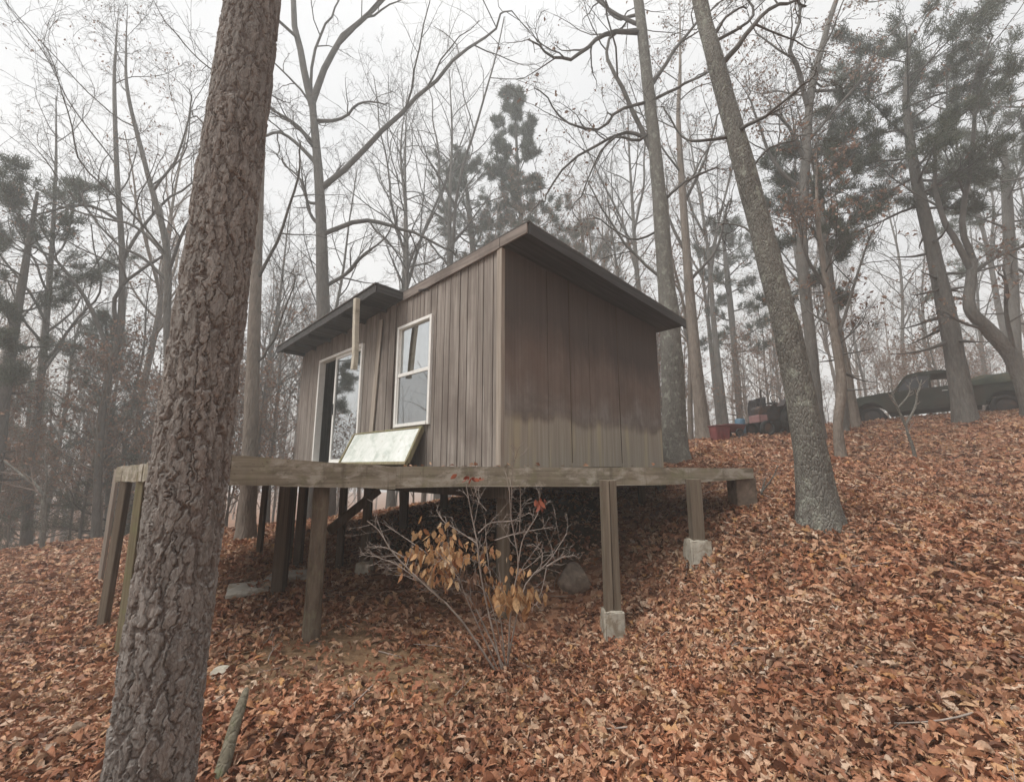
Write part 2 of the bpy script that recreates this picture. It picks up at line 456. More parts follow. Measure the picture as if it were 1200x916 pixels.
# ------------------------------------------------------------------ mesh helpers
def mk_mesh(name, V, faces, mat, smooth=True):
    """faces: list of int arrays (n,3) or (n,4)"""
    me = bpy.data.meshes.new(name)
    V = np.asarray(V, np.float32)
    faces = [np.asarray(f, np.int32) for f in faces if len(f)]
    nl = sum(f.size for f in faces)
    nf = sum(len(f) for f in faces)
    me.vertices.add(len(V))
    me.vertices.foreach_set('co', V.ravel())
    me.loops.add(nl)
    me.loops.foreach_set('vertex_index', np.concatenate([f.ravel() for f in faces]))
    me.polygons.add(nf)
    tot = np.concatenate([np.full(len(f), f.shape[1], np.int32) for f in faces])
    st = np.concatenate([[0], np.cumsum(tot)[:-1]]).astype(np.int32)
    me.polygons.foreach_set('loop_start', st)
    me.polygons.foreach_set('loop_total', tot)
    me.polygons.foreach_set('use_smooth', np.full(nf, smooth, bool))
    me.materials.append(M[mat] if isinstance(mat, str) else mat)
    me.update(calc_edges=True)
    return me


def link(name, me, parent=None):
    o = bpy.data.objects.new(name, me)
    COL.objects.link(o)
    if parent is not None:
        o.parent = parent
    return o


def tag(o, label=None, cat=None, group=None, kind=None):
    if label:
        o['label'] = label
    if cat:
        o['category'] = cat
    if group:
        o['group'] = group
    if kind:
        o['kind'] = kind
    return o


def thing(name, label, cat, loc=(0, 0, 0), rz=0.0, group=None):
    o = bpy.data.objects.new(name, None)
    o.empty_display_size = 0.2
    COL.objects.link(o)
    o.location = loc
    o.rotation_euler = (0, 0, rz)
    return tag(o, label, cat, group)


def copy_thing(root, loc, rz, scale, label, group, tilt=(0, 0)):
    r = root.copy()
    COL.objects.link(r)
    r.location = loc
    r.rotation_euler = (tilt[0], tilt[1], rz)
    r.scale = scale if hasattr(scale, '__len__') else (scale,) * 3
    r['label'] = label
    if group:
        r['group'] = group
    elif 'group' in r:
        del r['group']
    for ch in list(root.children):
        c = ch.copy()
        COL.objects.link(c)
        c.parent = r
        for gch in list(ch.children):
            d = gch.copy()
            COL.objects.link(d)
            d.parent = c
    return r


class MB:
    """collects solid pieces into one bmesh"""

    def __init__(self):
        self.bm = bmesh.new()

    def hexa(self, P, bev=0.0):
        """P: 8 points, bottom four then top four"""
        vs = [self.bm.verts.new(p) for p in P]
        fs = []
        for f in ((3, 2, 1, 0), (4, 5, 6, 7), (0, 1, 5, 4), (1, 2, 6, 5), (2, 3, 7, 6), (3, 0, 4, 7)):
            fs.append(self.bm.faces.new([vs[i] for i in f]))
        if bev:
            es = list({e for f in fs for e in f.edges})
            bmesh.ops.bevel(self.bm, geom=es, offset=bev, segments=1, affect='EDGES')
        return self

    def box(self, x0, x1, y0, y1, z0, z1, bev=0.0):
        return self.hexa([(x0, y0, z0), (x1, y0, z0), (x1, y1, z0), (x0, y1, z0),
                          (x0, y0, z1), (x1, y0, z1), (x1, y1, z1), (x0, y1, z1)], bev)

    def beam(self, a, b, w, h, up=(0, 0, 1), bev=0.004):
        """rectangular bar from a to b: w across, h along 'up'"""
        a, b = Vector(a), Vector(b)
        d = (b - a).normalized()
        s = d.cross(Vector(up))
        if s.length < 1e-4:
            s = d.cross(Vector((1, 0, 0)))
        s.normalize()
        u = s.cross(d).normalized()
        s, u = s * w / 2, u * h / 2
        return self.hexa([a - s - u, a + s - u, b + s - u, b - s - u, a - s + u, a + s + u, b + s + u, b - s + u], bev)

    def tube(self, pts, rads, n=10, cap=True):
        pts = [Vector(p) for p in pts]
        rings = []
        for i, p in enumerate(pts):
            d = (pts[min(i + 1, len(pts) - 1)] - pts[max(i - 1, 0)]).normalized()
            ref = Vector((0.12, 0.97, 0.2)) if abs(d.y) < 0.8 else Vector((1, 0.1, 0.1))
            s = d.cross(ref).normalized()
            u = s.cross(d)
            rings.append([self.bm.verts.new(p + (s * math.cos(2 * PI * k / n) + u * math.sin(2 * PI * k / n)) * rads[i]) for k in range(n)])
        for a, b in zip(rings, rings[1:]):
            for k in range(n):
                self.bm.faces.new((a[k], a[(k + 1) % n], b[(k + 1) % n], b[k]))
        if cap:
            self.bm.faces.new(rings[0][::-1])
            self.bm.faces.new(rings[-1])
        return self

    def prism(self, prof, x0, x1, axis=1, bev=0.0):
        """profile of 2D points extruded along an axis (1 = y: profile in xz; 0 = x: profile in yz)"""
        def P(a, b, t):
            return (a, t, b) if axis == 1 else (t, a, b)
        A = [self.bm.verts.new(P(a, b, x0)) for a, b in prof]
        B = [self.bm.verts.new(P(a, b, x1)) for a, b in prof]
        n = len(prof)
        fs = [self.bm.faces.new(A), self.bm.faces.new(B[::-1])]
        for i in range(n):
            fs.append(self.bm.faces.new((A[i], B[i], B[(i + 1) % n], A[(i + 1) % n])))
        if bev:
            es = [e for f in fs[:2] for e in f.edges]
            bmesh.ops.bevel(self.bm, geom=list(set(es)), offset=bev, segments=2, affect='EDGES')
        return self

    def build(self, name, mat, parent=None, smooth=False, jitter=0.0, sub=0):
        bmesh.ops.recalc_face_normals(self.bm, faces=self.bm.faces[:])
        if jitter:
            rr = random.Random(len(self.bm.verts))
            for v in self.bm.verts:
                v.co += Vector((rr.uniform(-1, 1), rr.uniform(-1, 1), rr.uniform(-1, 1))) * jitter
        me = bpy.data.meshes.new(name)
        self.bm.to_mesh(me)
        self.bm.free()
        me.materials.append(M[mat])
        if smooth:
            me.polygons.foreach_set('use_smooth', np.full(len(me.polygons), True))
        return link(name, me, parent)


def vnoise(p, seed=0):
    """cheap smooth pseudo noise from sines, p (...,3) -> (...)"""
    r = np.random.RandomState(seed)
    out = 0
    for k in range(6):
        w = r.normal(size=3) * (1 + 0.6 * k)
        out = out + np.sin(p @ w + r.uniform(0, 6.28) + 0.8 * np.sin(p @ r.normal(size=3))) / (1 + 0.5 * k)
    return out / 3.0


def rock(name, loc, size, mat, label, cat, seed, rz=0.0, flat=1.0, parent=None):
    bm = bmesh.new()
    bmesh.ops.create_icosphere(bm, subdivisions=4, radius=1.0)
    co = np.array([v.co[:] for v in bm.verts])
    # facet by clipping with random planes
    r = np.random.RandomState(seed)
    for k in range(14):
        d = r.normal(size=3)
        d /= np.linalg.norm(d)
        lim = r.uniform(0.62, 0.9)
        ex = np.maximum(co @ d - lim, 0)
        co = co - ex[:, None] * d * 0.9
    co *= (1 + 0.05 * vnoise(co * 3, seed))[:, None]
    for v, c in zip(bm.verts, co):
        v.co = (c[0] * size[0], c[1] * size[1], c[2] * size[2])
    me = bpy.data.meshes.new(name)
    bm.to_mesh(me)
    bm.free()
    me.materials.append(M[mat])
    o = link(name, me, parent)
    o.location = loc
    o.rotation_euler = (0, 0, rz)
    if label:
        tag(o, label, cat)
    return o


# ------------------------------------------------------------------ trees
def catmull(P, n):
    P = np.asarray(P, float)
    m = len(P)
    if m == 2:
        t = np.linspace(0, 1, n)[:, None]
        return P[0] * (1 - t) + P[1] * t
    ext = np.vstack([2 * P[0] - P[1], P, 2 * P[-1] - P[-2]])
    ts = np.linspace(0, m - 1, n)
    i = np.minimum(ts.astype(int), m - 2)
    f = (ts - i)[:, None]
    p0, p1, p2, p3 = ext[i], ext[i + 1], ext[i + 2], ext[i + 3]
    return 0.5 * (2 * p1 + (p2 - p0) * f + (2 * p0 - 5 * p1 + 4 * p2 - p3) * f ** 2 + (3 * p1 - p0 - 3 * p2 + p3) * f ** 3)


def nrm(a):
    return a / np.maximum(np.linalg.norm(a, axis=-1, keepdims=True), 1e-9)


def tubes(P, R, n):
    """P (N,K,3), R (N,K) -> verts, quads"""
    Nn, K, _ = P.shape
    T = nrm(np.gradient(P, axis=1))
    mean = nrm(P[:, -1] - P[:, 0])
    ref = np.where(np.abs(mean[:, 2:3]) < 0.8, np.array([[0, 0, 1.0]]), np.array([[1.0, 0.2, 0]]))
    s = nrm(np.cross(T, ref[:, None, :]))
    u = np.cross(s, T)
    a = np.arange(n) * 2 * PI / n
    V = P[:, :, None, :] + R[:, :, None, None] * (np.cos(a)[None, None, :, None] * s[:, :, None, :] + np.sin(a)[None, None, :, None] * u[:, :, None, :])
    idx = np.arange(Nn * K * n).reshape(Nn, K, n)
    q = np.stack([idx[:, :-1, :], np.roll(idx, -1, 2)[:, :-1, :], np.roll(idx, -1, 2)[:, 1:, :], idx[:, 1:, :]], -1).reshape(-1, 4)
    return V.reshape(-1, 3), q


def spawn(P, R, m, t0, t1, lscale, ang, K, wig, up, rng, rs=0.5, lmin=0.0, rmin=0.002, taper=0.75, labs=None):
    Nn, Kp, _ = P.shape
    t = t0 + (t1 - t0) * (np.arange(m)[None, :] + rng.uniform(0.05, 0.95, (Nn, m))) / m
    x = t * (Kp - 1)
    i = np.minimum(x.astype(int), Kp - 2)
    f = (x - i)[..., None]
    ar = np.arange(Nn)[:, None]
    S = P[ar, i] * (1 - f) + P[ar, i + 1] * f
    T = nrm(P[ar, i + 1] - P[ar, i])
    r0 = R[ar, i] * (1 - f[..., 0]) + R[ar, i + 1] * f[..., 0]
    pl = np.linalg.norm(np.diff(P, axis=1), axis=-1).sum(1)[:, None]
    L = pl * lscale * (1 - 0.55 * t) * rng.uniform(0.55, 1.35, (Nn, m)) if labs is None else labs * rng.uniform(0.55, 1.3, (Nn, m))
    L = np.maximum(L, lmin)
    az = np.arange(m)[None, :] * 2.4 + rng.uniform(0, 6.28, (Nn, 1)) + rng.normal(0, 0.5, (Nn, m))
    ref = np.where(np.abs(T[..., 2:3]) < 0.85, np.array([0, 0, 1.0]), np.array([1.0, 0, 0]))
    s = nrm(np.cross(T, ref))
    u = np.cross(s, T)
    a = ang * rng.uniform(0.7, 1.25, (Nn, m))[..., None]
    d = np.cos(a) * T + np.sin(a) * (np.cos(az)[..., None] * s + np.sin(az)[..., None] * u)
    S = S.reshape(-1, 3)
    d = d.reshape(-1, 3)
    L = L.reshape(-1)
    r0 = np.maximum(np.minimum(r0.reshape(-1) * rs, L * 0.03 + rmin), rmin)
    pts = [S]
    step = (L / (K - 1))[:, None]
    for k in range(K - 1):
        d = nrm(d + rng.normal(0, wig, d.shape) + np.array([0, 0, up]))
        pts.append(pts[-1] + d * step)
    C = np.stack(pts, 1)
    RR = r0[:, None] * (1 - taper * np.linspace(0, 1, K))[None, :]
    return C, np.maximum(RR, rmin * 0.6)


def join(parts):
    V, Q, off = [], [], 0
    for v, q in parts:
        V.append(v)
        Q.append(q + off)
        off += len(v)
    return np.vstack(V), np.vstack(Q)


LEAF_S = None


def leaf_cards(pos, rng, size, nface=2):
    """small bent leaves (two quads each) at positions"""
    n = len(pos)
    d = nrm(rng.normal(size=(n, 3)) + np.array([0, 0, -0.8]))
    s = nrm(np.cross(d, rng.normal(size=(n, 3))))
    u = np.cross(s, d)
    L = size * rng.uniform(0.6, 1.3, (n, 1))
    w = L * 0.28
    c = L * 0.18
    V = np.stack([pos, pos + d * L * 0.5 + s * w + u * c, pos + d * L * 0.55, pos + d * L * 0.5 - s * w + u * c, pos + d * L], 1)
    b = np.arange(n)[:, None] * 5
    T = np.concatenate([b + np.array([0, 1, 2]), b + np.array([2, 1, 4]), b + np.array([0, 2, 3]), b + np.array([3, 2, 4])])
    return V.reshape(-1, 3), T


def crown_from(limbsP, limbsR, rng, dens=(6, 5, 4), fine=1.0, droop=0.03, twig_min=0.004, lat=0.5):
    """limbs (lists of polylines) -> tubes of limbs and three levels of twigs; returns V,Q and tip points"""
    parts = []
    tips = []
    P = np.stack([catmull(p, 16) for p in limbsP])
    R = np.stack([np.interp(np.linspace(0, 1, 16), np.linspace(0, 1, len(r)), r) for r in limbsR])
    # natural wobble
    parts.append(tubes(P, R, 7))
    P2, R2 = spawn(P, R, dens[0], 0.2, 1.0, lat, 0.8, 7, 0.2, droop, rng, 0.55, 0.3, 0.004)
    parts.append(tubes(P2, R2, 5))
    P3, R3 = spawn(P2, R2, dens[1], 0.2, 1.0, 0.55, 0.75, 5, 0.2, droop, rng, 0.55, 0.2, 0.005)
    parts.append(tubes(P3, R3, 3))
    if dens[2]:
        P4, R4 = spawn(P3, R3, dens[2], 0.25, 1.0, 0.6, 0.7, 3, 0.18, droop, rng, 0.6, 0.14, twig_min)
        parts.append(tubes(P4, R4, 3))
        tips = P4[:, -1]
    else:
        tips = P3[:, -1]
    V, Q = join(parts)
    return V, Q, tips


def trunk_mesh(P, R, sides, name, mat, rough=0.06, flare=1.35, seed=1, rings=None, lump=3.0):
    """trunk tube with root flare and uneven surface"""
    K = rings or max(24, len(P) * 8)
    C = catmull(P, K)
    rr = np.interp(np.linspace(0, 1, K), np.linspace(0, 1, len(R)), R)
    hgt = C[:, 2] - C[0, 2]
    rr = rr * (1 + (flare - 1) * np.exp(-np.maximum(hgt - 0.15, 0) / 0.28))
    V, Q = tubes(C[None], rr[None], sides)
    ctr = np.repeat(C, sides, 0)
    d = V - ctr
    k = 1 + rough * vnoise(V * np.array([lump * 2.2, lump * 2.2, lump]), seed) + rough * 0.5 * vnoise(V * np.array([18, 18, 5.0]), seed + 1)
    ang = np.tile(np.arange(sides) * 2 * PI / sides, K)
    hv = np.repeat(hgt, sides)
    k = k + 0.13 * np.cos(ang * 5 + seed) * np.exp(-np.maximum(hv, 0) / 0.3) * (flare - 1) / 0.35
    return mk_mesh(name, ctr + d * k[:, None], [Q], mat)


def bare_template(name, seed, H=17.0, r0=0.2, first=0.35, nl=20, dens=(6, 5, 4), lean=0.04, bark='grey_bark', twig='twig', spread=0.34, leaves=0, fork=False, ang=0.85):
    rng = np.random.RandomState(seed)
    root = thing('bare_tree', 'x', 'tree')
    k = 7
    z = np.linspace(0, H, k)
    dx = np.cumsum(rng.normal(0, lean * H / k, k))
    dy = np.cumsum(rng.normal(0, lean * H / k, k))
    dx -= dx[0]
    dy -= dy[0]
    P = np.stack([dx, dy, z], 1)
    P[0, 2] = -0.3
    R = r0 * (1 - 0.9 * np.linspace(0, 1, k) ** 1.1)
    link('trunk', trunk_mesh(P, R, 10, 'trunk', bark, 0.06, 1.35, seed, 40), root)
    C = catmull(P, 20)[None]
    RR = np.interp(np.linspace(0, 1, 20), np.linspace(0, 1, k), R)[None]
    LP, LR = spawn(C, RR, nl, first, 0.99, spread, ang, 8, 0.16, 0.09, rng, 0.5, 0.8, 0.006)
    if fork:
        L2, R2 = spawn(C, RR, 2, 0.4, 0.6, 0.75, 0.5, 8, 0.12, 0.12, rng, 0.75, 0.8, 0.02)
        LP = np.concatenate([LP, L2])
        LR = np.concatenate([LR, R2])
    V, Q, tips = crown_from(list(LP), list(LR), rng, dens)
    c = link('crown', mk_mesh('crown', V, [Q], twig), root)
    if leaves:
        pick = tips[rng.permutation(len(tips))[:leaves]]
        lv, lt = leaf_cards(np.repeat(pick, 2, 0) + rng.normal(0, 0.04, (len(pick) * 2, 3)), rng, 0.11)
        link('dead_leaves', mk_mesh('dead_leaves', lv, [lt], 'dead_leaf', False), c)
    return root


def needle_clumps(centers, dirs, rng, n=34, L=0.2, w=0.0075):
    """tufts of needles: each needle a slim 2-triangle blade"""
    m = len(centers)
    d = nrm(dirs[:, None, :] * 0.9 + rng.normal(0, 0.75, (m, n, 3)) + np.array([0, 0, 0.15]))
    s = nrm(np.cross(d, rng.normal(size=(m, n, 3))))
    base = centers[:, None, :] + rng.normal(0, 0.05, (m, n, 3)) - dirs[:, None, :] * rng.uniform(0, 0.25, (m, n, 1))
    ll = L * rng.uniform(0.6, 1.2, (m, n, 1))
    V = np.stack([base - s * w, base + s * w, base + d * ll + s * w * 0.5, base + d * ll - s * w * 0.5], 2)
    V = V.reshape(-1, 3)
    Q = np.arange(len(V)).reshape(-1, 4)
    return V, Q


def pine_tree(name, label, cat, P, R, seed, first=0.45, nb=26, spread=2.6, shape='cone', flat=0.0, tuft=34, L=0.2, bark='grey_bark', w=0.009, sub=7, group=None, loc=(0, 0, 0), dead=8, bias=None):
    rng = np.random.RandomState(seed)
    root = thing(name, label, cat, loc, 0, group)
    P = np.asarray(P, float)
    link('trunk', trunk_mesh(P, R, 12, 'trunk', bark, 0.05, 1.25, seed, 44), root)
    K = 30
    C = catmull(P, K)
    RR = np.interp(np.linspace(0, 1, K), np.linspace(0, 1, len(R)), R)
    brs, brr = [], []
    for j in range(nb + dead):
        live = j < nb
        t = first + (0.99 - first) * ((j + rng.uniform(0, 1)) / nb) if live else first * rng.uniform(0.35, 1.0)
        t = min(t, 0.995)
        i = min(int(t * (K - 1)), K - 2)
        f = t * (K - 1) - i
        S = C[i] * (1 - f) + C[i + 1] * f
        rel = (t - first) / (1 - first)
        if shape == 'cone':
            ln = spread * (1.05 - rel) ** 0.8
        elif shape == 'round':
            ln = spread * math.sin(PI * min(max(0.16 + 0.8 * rel, 0.05), 0.97)) ** 0.8
        else:
            ln = spread * (0.55 + 0.45 * math.sin(PI * (0.1 + 0.75 * rel)))
        ln *= rng.uniform(0.6, 1.2)
        if not live:
            ln = spread * rng.uniform(0.25, 0.6)
        az = j * 2.4 + rng.normal(0, 0.4)
        hd = np.array([math.cos(az), math.sin(az), 0])
        if bias is not None:
            hd = nrm(hd + np.asarray(bias) * (0.8 if live else 0))
        d = nrm(hd + np.array([0, 0, 0.15 + 0.55 * rel - flat]))
        pts = [S]
        for k in range(5):
            d = nrm(d + rng.normal(0, 0.1, 3) + np.array([0, 0, 0.06 - flat * 0.1]))
            pts.append(pts[-1] + d * ln / 5)
        brs.append((np.array(pts), live))
        brr.append(np.linspace(max(0.012, RR[i] * 0.32), 0.006, 6))
    allP = np.stack([b for b, _ in brs])
    allR = np.stack(brr)
    nlive = [k for k, (_, l) in enumerate(brs) if l]
    LP, LR = allP[nlive], allR[nlive]
    P2, R2 = spawn(LP, LR, sub, 0.25, 1.0, 0.42, 0.75, 5, 0.14, 0.05, rng, 0.5, 0.25, 0.004)
    P3, R3 = spawn(P2, R2, 6, 0.2, 1.0, 0.55, 0.75, 3, 0.14, 0.1, rng, 0.6, 0.16, 0.003)
    V, Q = join([tubes(allP, allR, 5), tubes(P2, R2, 4), tubes(P3, R3, 3)])
    cr = link('crown', mk_mesh('crown', V, [Q], 'twig'), root)
    ctr = np.concatenate([P3[:, -1], P2[:, -1], P2[:, 3], LP[:, -1]])
    dr = np.concatenate([nrm(P3[:, -1] - P3[:, 0]), nrm(P2[:, -1] - P2[:, -2]), nrm(P2[:, 3] - P2[:, 2]), nrm(LP[:, -1] - LP[:, -2])])
    keep = rng.uniform(size=len(ctr)) < 0.8
    NV, NQ = needle_clumps(ctr[keep], dr[keep], rng, max(10, int(tuft * 0.5)), L, w)
    link('needles', mk_mesh('needles', NV, [NQ], 'needle', False), cr)
    return root


def px_path(pts, Y0, dY=0.0):
    """list of (px,py[,Y]) -> world points"""
    out = []
    for i, p in enumerate(pts):
        Y = p[2] if len(p) > 2 else Y0 + dY * i
        out.append(at(p[0], p[1], Y)[:])
    return np.array(out)


def px_r(w, Y, py):
    """radius in metres of something w pixels wide"""
    b = 458.0 - py
    depth = Y * F / (F * CP - b * SP)
    return 0.5 * w / F * depth


def traced_tree(name, label, trunk, Y, widths, limbs, seed, bark='oak_bark', twig='twig', sides=20, dens=(6, 5, 4), extra=10, first=0.45, spread=0.3, extend=5.0, flare=1.3, rings=90, rough=0.05, leaves=0, lat=0.5):
    """a tree with its own trunk line and main limbs; smaller branches grow from them"""
    rng = np.random.RandomState(seed)
    root = thing(name, label, 'tree')
    P = px_path(trunk, Y)
    base = P[0].copy()
    base[2] = min(g1(base[0], base[1]) - 0.15, base[2])
    root.location = base
    r = [px_r(w, (t[2] if len(t) > 2 else Y), t[1]) for w, t in zip(widths, trunk)]
    if P[0, 2] - base[2] > 0.5:
        P = np.vstack([base, P])
        r = [r[0] * 1.05] + r
    else:
        P[0] = base
    # carry the stem on above the frame
    d = nrm(P[-1] - P[-2])
    nseg = int(extend * 1.6 / 2.0)
    rl = r[-1]
    for k in range(nseg):
        d = nrm(d + rng.normal(0, 0.08, 3) + np.array([0, 0, 0.1]))
        P = np.vstack([P, P[-1] + d * 2.0])
        r.append(rl * (1 - (k + 1) / nseg * 0.95))
    link('trunk', trunk_mesh(P - base, r, sides, 'trunk', bark, rough, flare, seed, rings), root)
    CT = catmull(P, 300)
    LPs, LRs = [], []
    for lb in limbs:
        pts, w0 = lb[0], lb[1]
        yo = lb[2] if len(lb) > 2 else rng.uniform(-0.8, 0.8)
        n = len(pts)
        q = np.array([at(p[0], p[1], Y + yo * (i / (n - 1)))[:] for i, p in enumerate(pts)])
        near = CT[np.argmin(np.linalg.norm(CT - q[0], axis=1))]
        if np.linalg.norm(near - q[0]) < 1.0:
            q[0] = near
        rr = px_r(w0, Y, pts[0][1])
        # run the limb on into a thin tip, with the small kinks of real wood
        e = nrm(q[-1] - q[-2])
        ln = np.linalg.norm(q[-1] - q[0])
        q = np.vstack([q, q[-1] + e * ln * 0.12 + rng.normal(0, 0.04, 3) * ln, q[-1] + e * ln * 0.22 + rng.normal(0, 0.07, 3) * ln])
        c = catmull(q, 20)
        wob = rng.normal(0, 0.010 * ln, c.shape) * np.linspace(0, 1, 20)[:, None] ** 0.5
        LPs.append(c + wob - base)
        LRs.append(np.maximum(rr * np.linspace(1, 0.1, 20), 0.006))
    K = 40
    C = catmull(P, K) - base
    RR = np.interp(np.linspace(0, 1, K), np.linspace(0, 1, len(r)), r)
    if extra:
        EP, ER = spawn(C[None], RR[None], extra, first, 0.99, spread, 0.9, 12, 0.13, 0.07, rng, 0.35, 0.8, 0.006)
        LPs += list(EP)
        LRs += list(ER)
    V, Q, tips = crown_from(LPs, LRs, rng, dens, lat=lat)
    cr = link('crown', mk_mesh('crown', V, [Q], twig), root)
    if leaves:
        pick = tips[rng.permutation(len(tips))[:leaves]]
        lv, lt = leaf_cards(np.repeat(pick, 2, 0) + rng.normal(0, 0.05, (len(pick) * 2, 3)), rng, 0.10)
        link('dead_leaves', mk_mesh('dead_leaves', lv, [lt], 'dead_leaf', False), cr)
    return root


# ================================================================== SETTING
def build_ground():
    # one graded sheet: fine near the cabin, coarse far away
    a = np.concatenate([-np.geomspace(150, 14, 40), np.linspace(-13.6, 13.6, 170), np.geomspace(14, 150, 40)])
    b = np.concatenate([-np.geomspace(150, 6, 34), np.linspace(-5.7, 22, 170), np.geomspace(22.4, 150, 40)])
    X, Yy = np.meshgrid(a, b)
    Z = gz(X, Yy)
    V = np.stack([X, Yy, Z], -1).reshape(-1, 3)
    n, m = X.shape
    i = np.arange(n * m).reshape(n, m)
    Q = np.stack([i[:-1, :-1], i[:-1, 1:], i[1:, 1:], i[1:, :-1]], -1).reshape(-1, 4)
    o = link('ground', mk_mesh('ground', V, [Q], 'ground'))
    tag(o, 'leaf covered forest floor sloping up to the right', None, None, 'structure')


# cabin frame: local x along the side wall (to the right and back), local y along the front wall (to the left and back)
CORNER = at(588, 545, 4.72)
CORNER.z = 0.0
U = Vector((-520, F * CP + 87 * SP, 0)).normalized()
RZ = math.atan2(U.y, U.x) - PI / 2
LX, LY = 3.81, 6.16


def cab(x, y, z=0.0):
    c, s = math.cos(RZ), math.sin(RZ)
    return Vector((CORNER.x + x * c - y * s, CORNER.y + x * s + y * c, CORNER.z + z))


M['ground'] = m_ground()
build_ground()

def scatter_litter():
    rng = np.random.RandomState(11)
    # leaf outline templates: midrib and lobed edges
    ts = np.array([0.0, 0.2, 0.38, 0.55, 0.72, 0.88, 1.0])

    def template(ed, curl, cup, twist):
        V, T = [], []
        for k, t in enumerate(ts):
            zc = curl * math.sin(PI * t) + 0.02
            V.append((t - 0.5, 0, zc))
            wd = ed[k]
            V.append((t - 0.5 + 0.05, wd, zc + cup * wd + twist * (t - 0.5)))
            V.append((t - 0.5 + 0.05, -wd, zc + cup * wd * 0.8 - twist * (t - 0.5)))
        for k in range(len(ts) - 1):
            a, b = 3 * k, 3 * k + 3
            T += [(a, b, b + 1), (a, b + 1, a + 1), (a, a + 2, b + 2), (a, b + 2, b)]
        return np.array(V), np.array(T)

    oak = (0.015, 0.14, 0.10, 0.28, 0.17, 0.24, 0.02)
    elm = (0.01, 0.17, 0.26, 0.28, 0.23, 0.12, 0.005)
    mpl = (0.02, 0.30, 0.18, 0.42, 0.20, 0.16, 0.01)
    tmpl = [template(oak, 0.10, 0.25, 0.1), template(oak, -0.08, 0.6, -0.25), template(elm, 0.16, 0.8, 0.2), template(elm, -0.05, -0.5, 0.3),
            template(mpl, 0.12, -0.45, -0.2), template(mpl, 0.06, 0.7, 0.1), template(oak, 0.26, -0.4, 0.35)]
    pts = []

    def zone(n, r0, r1, s0, s1, dens_fn):
        th = rng.uniform(-1.45, 1.45, n)
        r = np.sqrt(rng.uniform(r0 * r0, r1 * r1, n))
        x, y = r * np.sin(th), r * np.cos(th)
        k = rng.uniform(size=n) < dens_fn(x, y)
        x, y = x[k], y[k]
        pts.append((x, y, s0 + (s1 * 1.25 - s0) * rng.uniform(0, 1, len(x)) ** 1.5))

    def dens(x, y):
        d = np.ones_like(x)
        p_ = ((x + 1.4) * 0.9 - (y - 3.6) * 0.43 + 0.15 * np.sin(y * 7)) / 1.45
        q_ = ((x + 1.4) * 0.43 + (y - 3.6) * 0.9 + 0.12 * np.sin(x * 6)) / 0.78
        bare = np.exp(-(p_ ** 2 + q_ ** 2) ** 1.6)
        bare0 = np.exp(-(((x + 1.45 + 0.25 * np.sin(y * 5)) / 1.25) ** 2 + ((y - 3.75 + 0.2 * np.sin(x * 4)) / 0.8) ** 2) ** 1.5)
        d -= 0.93 * bare
        c, s = math.cos(RZ), math.sin(RZ)
        lx = (x - CORNER.x) * c + (y - CORNER.y) * s
        ly = -(x - CORNER.x) * s + (y - CORNER.y) * c
        under = (lx > -1.0) & (lx < LX) & (ly > -0.3) & (ly < LY)
        shade = (lx > -1.6) & (lx < LX + 0.3) & (ly > -1.3) & (ly < LY)
        d = np.where(under, d * 0.2, np.where(shade, d * 0.6, d))
        pat = 0.5 + 0.5 * np.sin(x * 1.7 + np.sin(y * 2.1)) * np.sin(y * 1.3 + 1.0)
        return d * (0.72 + 0.28 * pat)
    zone(120000, 1.0, 4.6, 0.022, 0.078, dens)
    zone(190000, 4.6, 10, 0.035, 0.09, dens)
    zone(138000, 10, 22, 0.06, 0.13, dens)
    x = np.concatenate([p[0] for p in pts])
    y = np.concatenate([p[1] for p in pts])
    sz = np.concatenate([p[2] for p in pts])
    e = 0.05
    z = gz(x, y)
    nx = -(gz(x + e, y) - z) / e
    ny = -(gz(x, y + e) - z) / e
    up = nrm(np.stack([nx, ny, np.ones_like(nx)], -1))
    z = z + rng.uniform(0.0, 0.035, len(x)) + 0.004
    n = len(x)
    nn = nrm(up + rng.normal(0, 0.36, (n, 3)))
    az = rng.uniform(0, 2 * PI, n)
    ref = np.stack([np.cos(az), np.sin(az), np.zeros(n)], -1)
    ax = nrm(ref - (ref * nn).sum(-1, keepdims=True) * nn)
    ay = np.cross(nn, ax)
    which = rng.randint(0, len(tmpl), n)
    Vs, Ts, off = [], [], 0
    for w, (tv, tt) in enumerate(tmpl):
        k = np.where(which == w)[0]
        if not len(k):
            continue
        s = sz[k][:, None, None]
        loc = tv[None] * s * np.stack([np.ones(len(k)), rng.uniform(0.5, 1.05, len(k)), rng.uniform(0.2, 1.9, len(k))], -1)[:, None, :]
        P = np.stack([x[k], y[k], z[k]], -1)[:, None, :] + loc[..., 0:1] * ax[k][:, None, :] + loc[..., 1:2] * ay[k][:, None, :] + loc[..., 2:3] * nn[k][:, None, :]
        Vs.append(P.reshape(-1, 3))
        Ts.append((tt[None] + (np.arange(len(k)) * len(tv))[:, None, None]).reshape(-1, 3) + off)
        off += len(k) * len(tv)
    me = mk_mesh('leaf_litter', np.vstack(Vs), [np.vstack(Ts)], 'litter', False)
    tag(link('leaf_litter', me), 'curled brown and rust oak leaves covering the slope', 'leaves', None, 'stuff')


scatter_litter()


# ================================================================== CABIN
def roof_top(x, y):
    return 2.625 - 0.03 * x - 0.030 * y


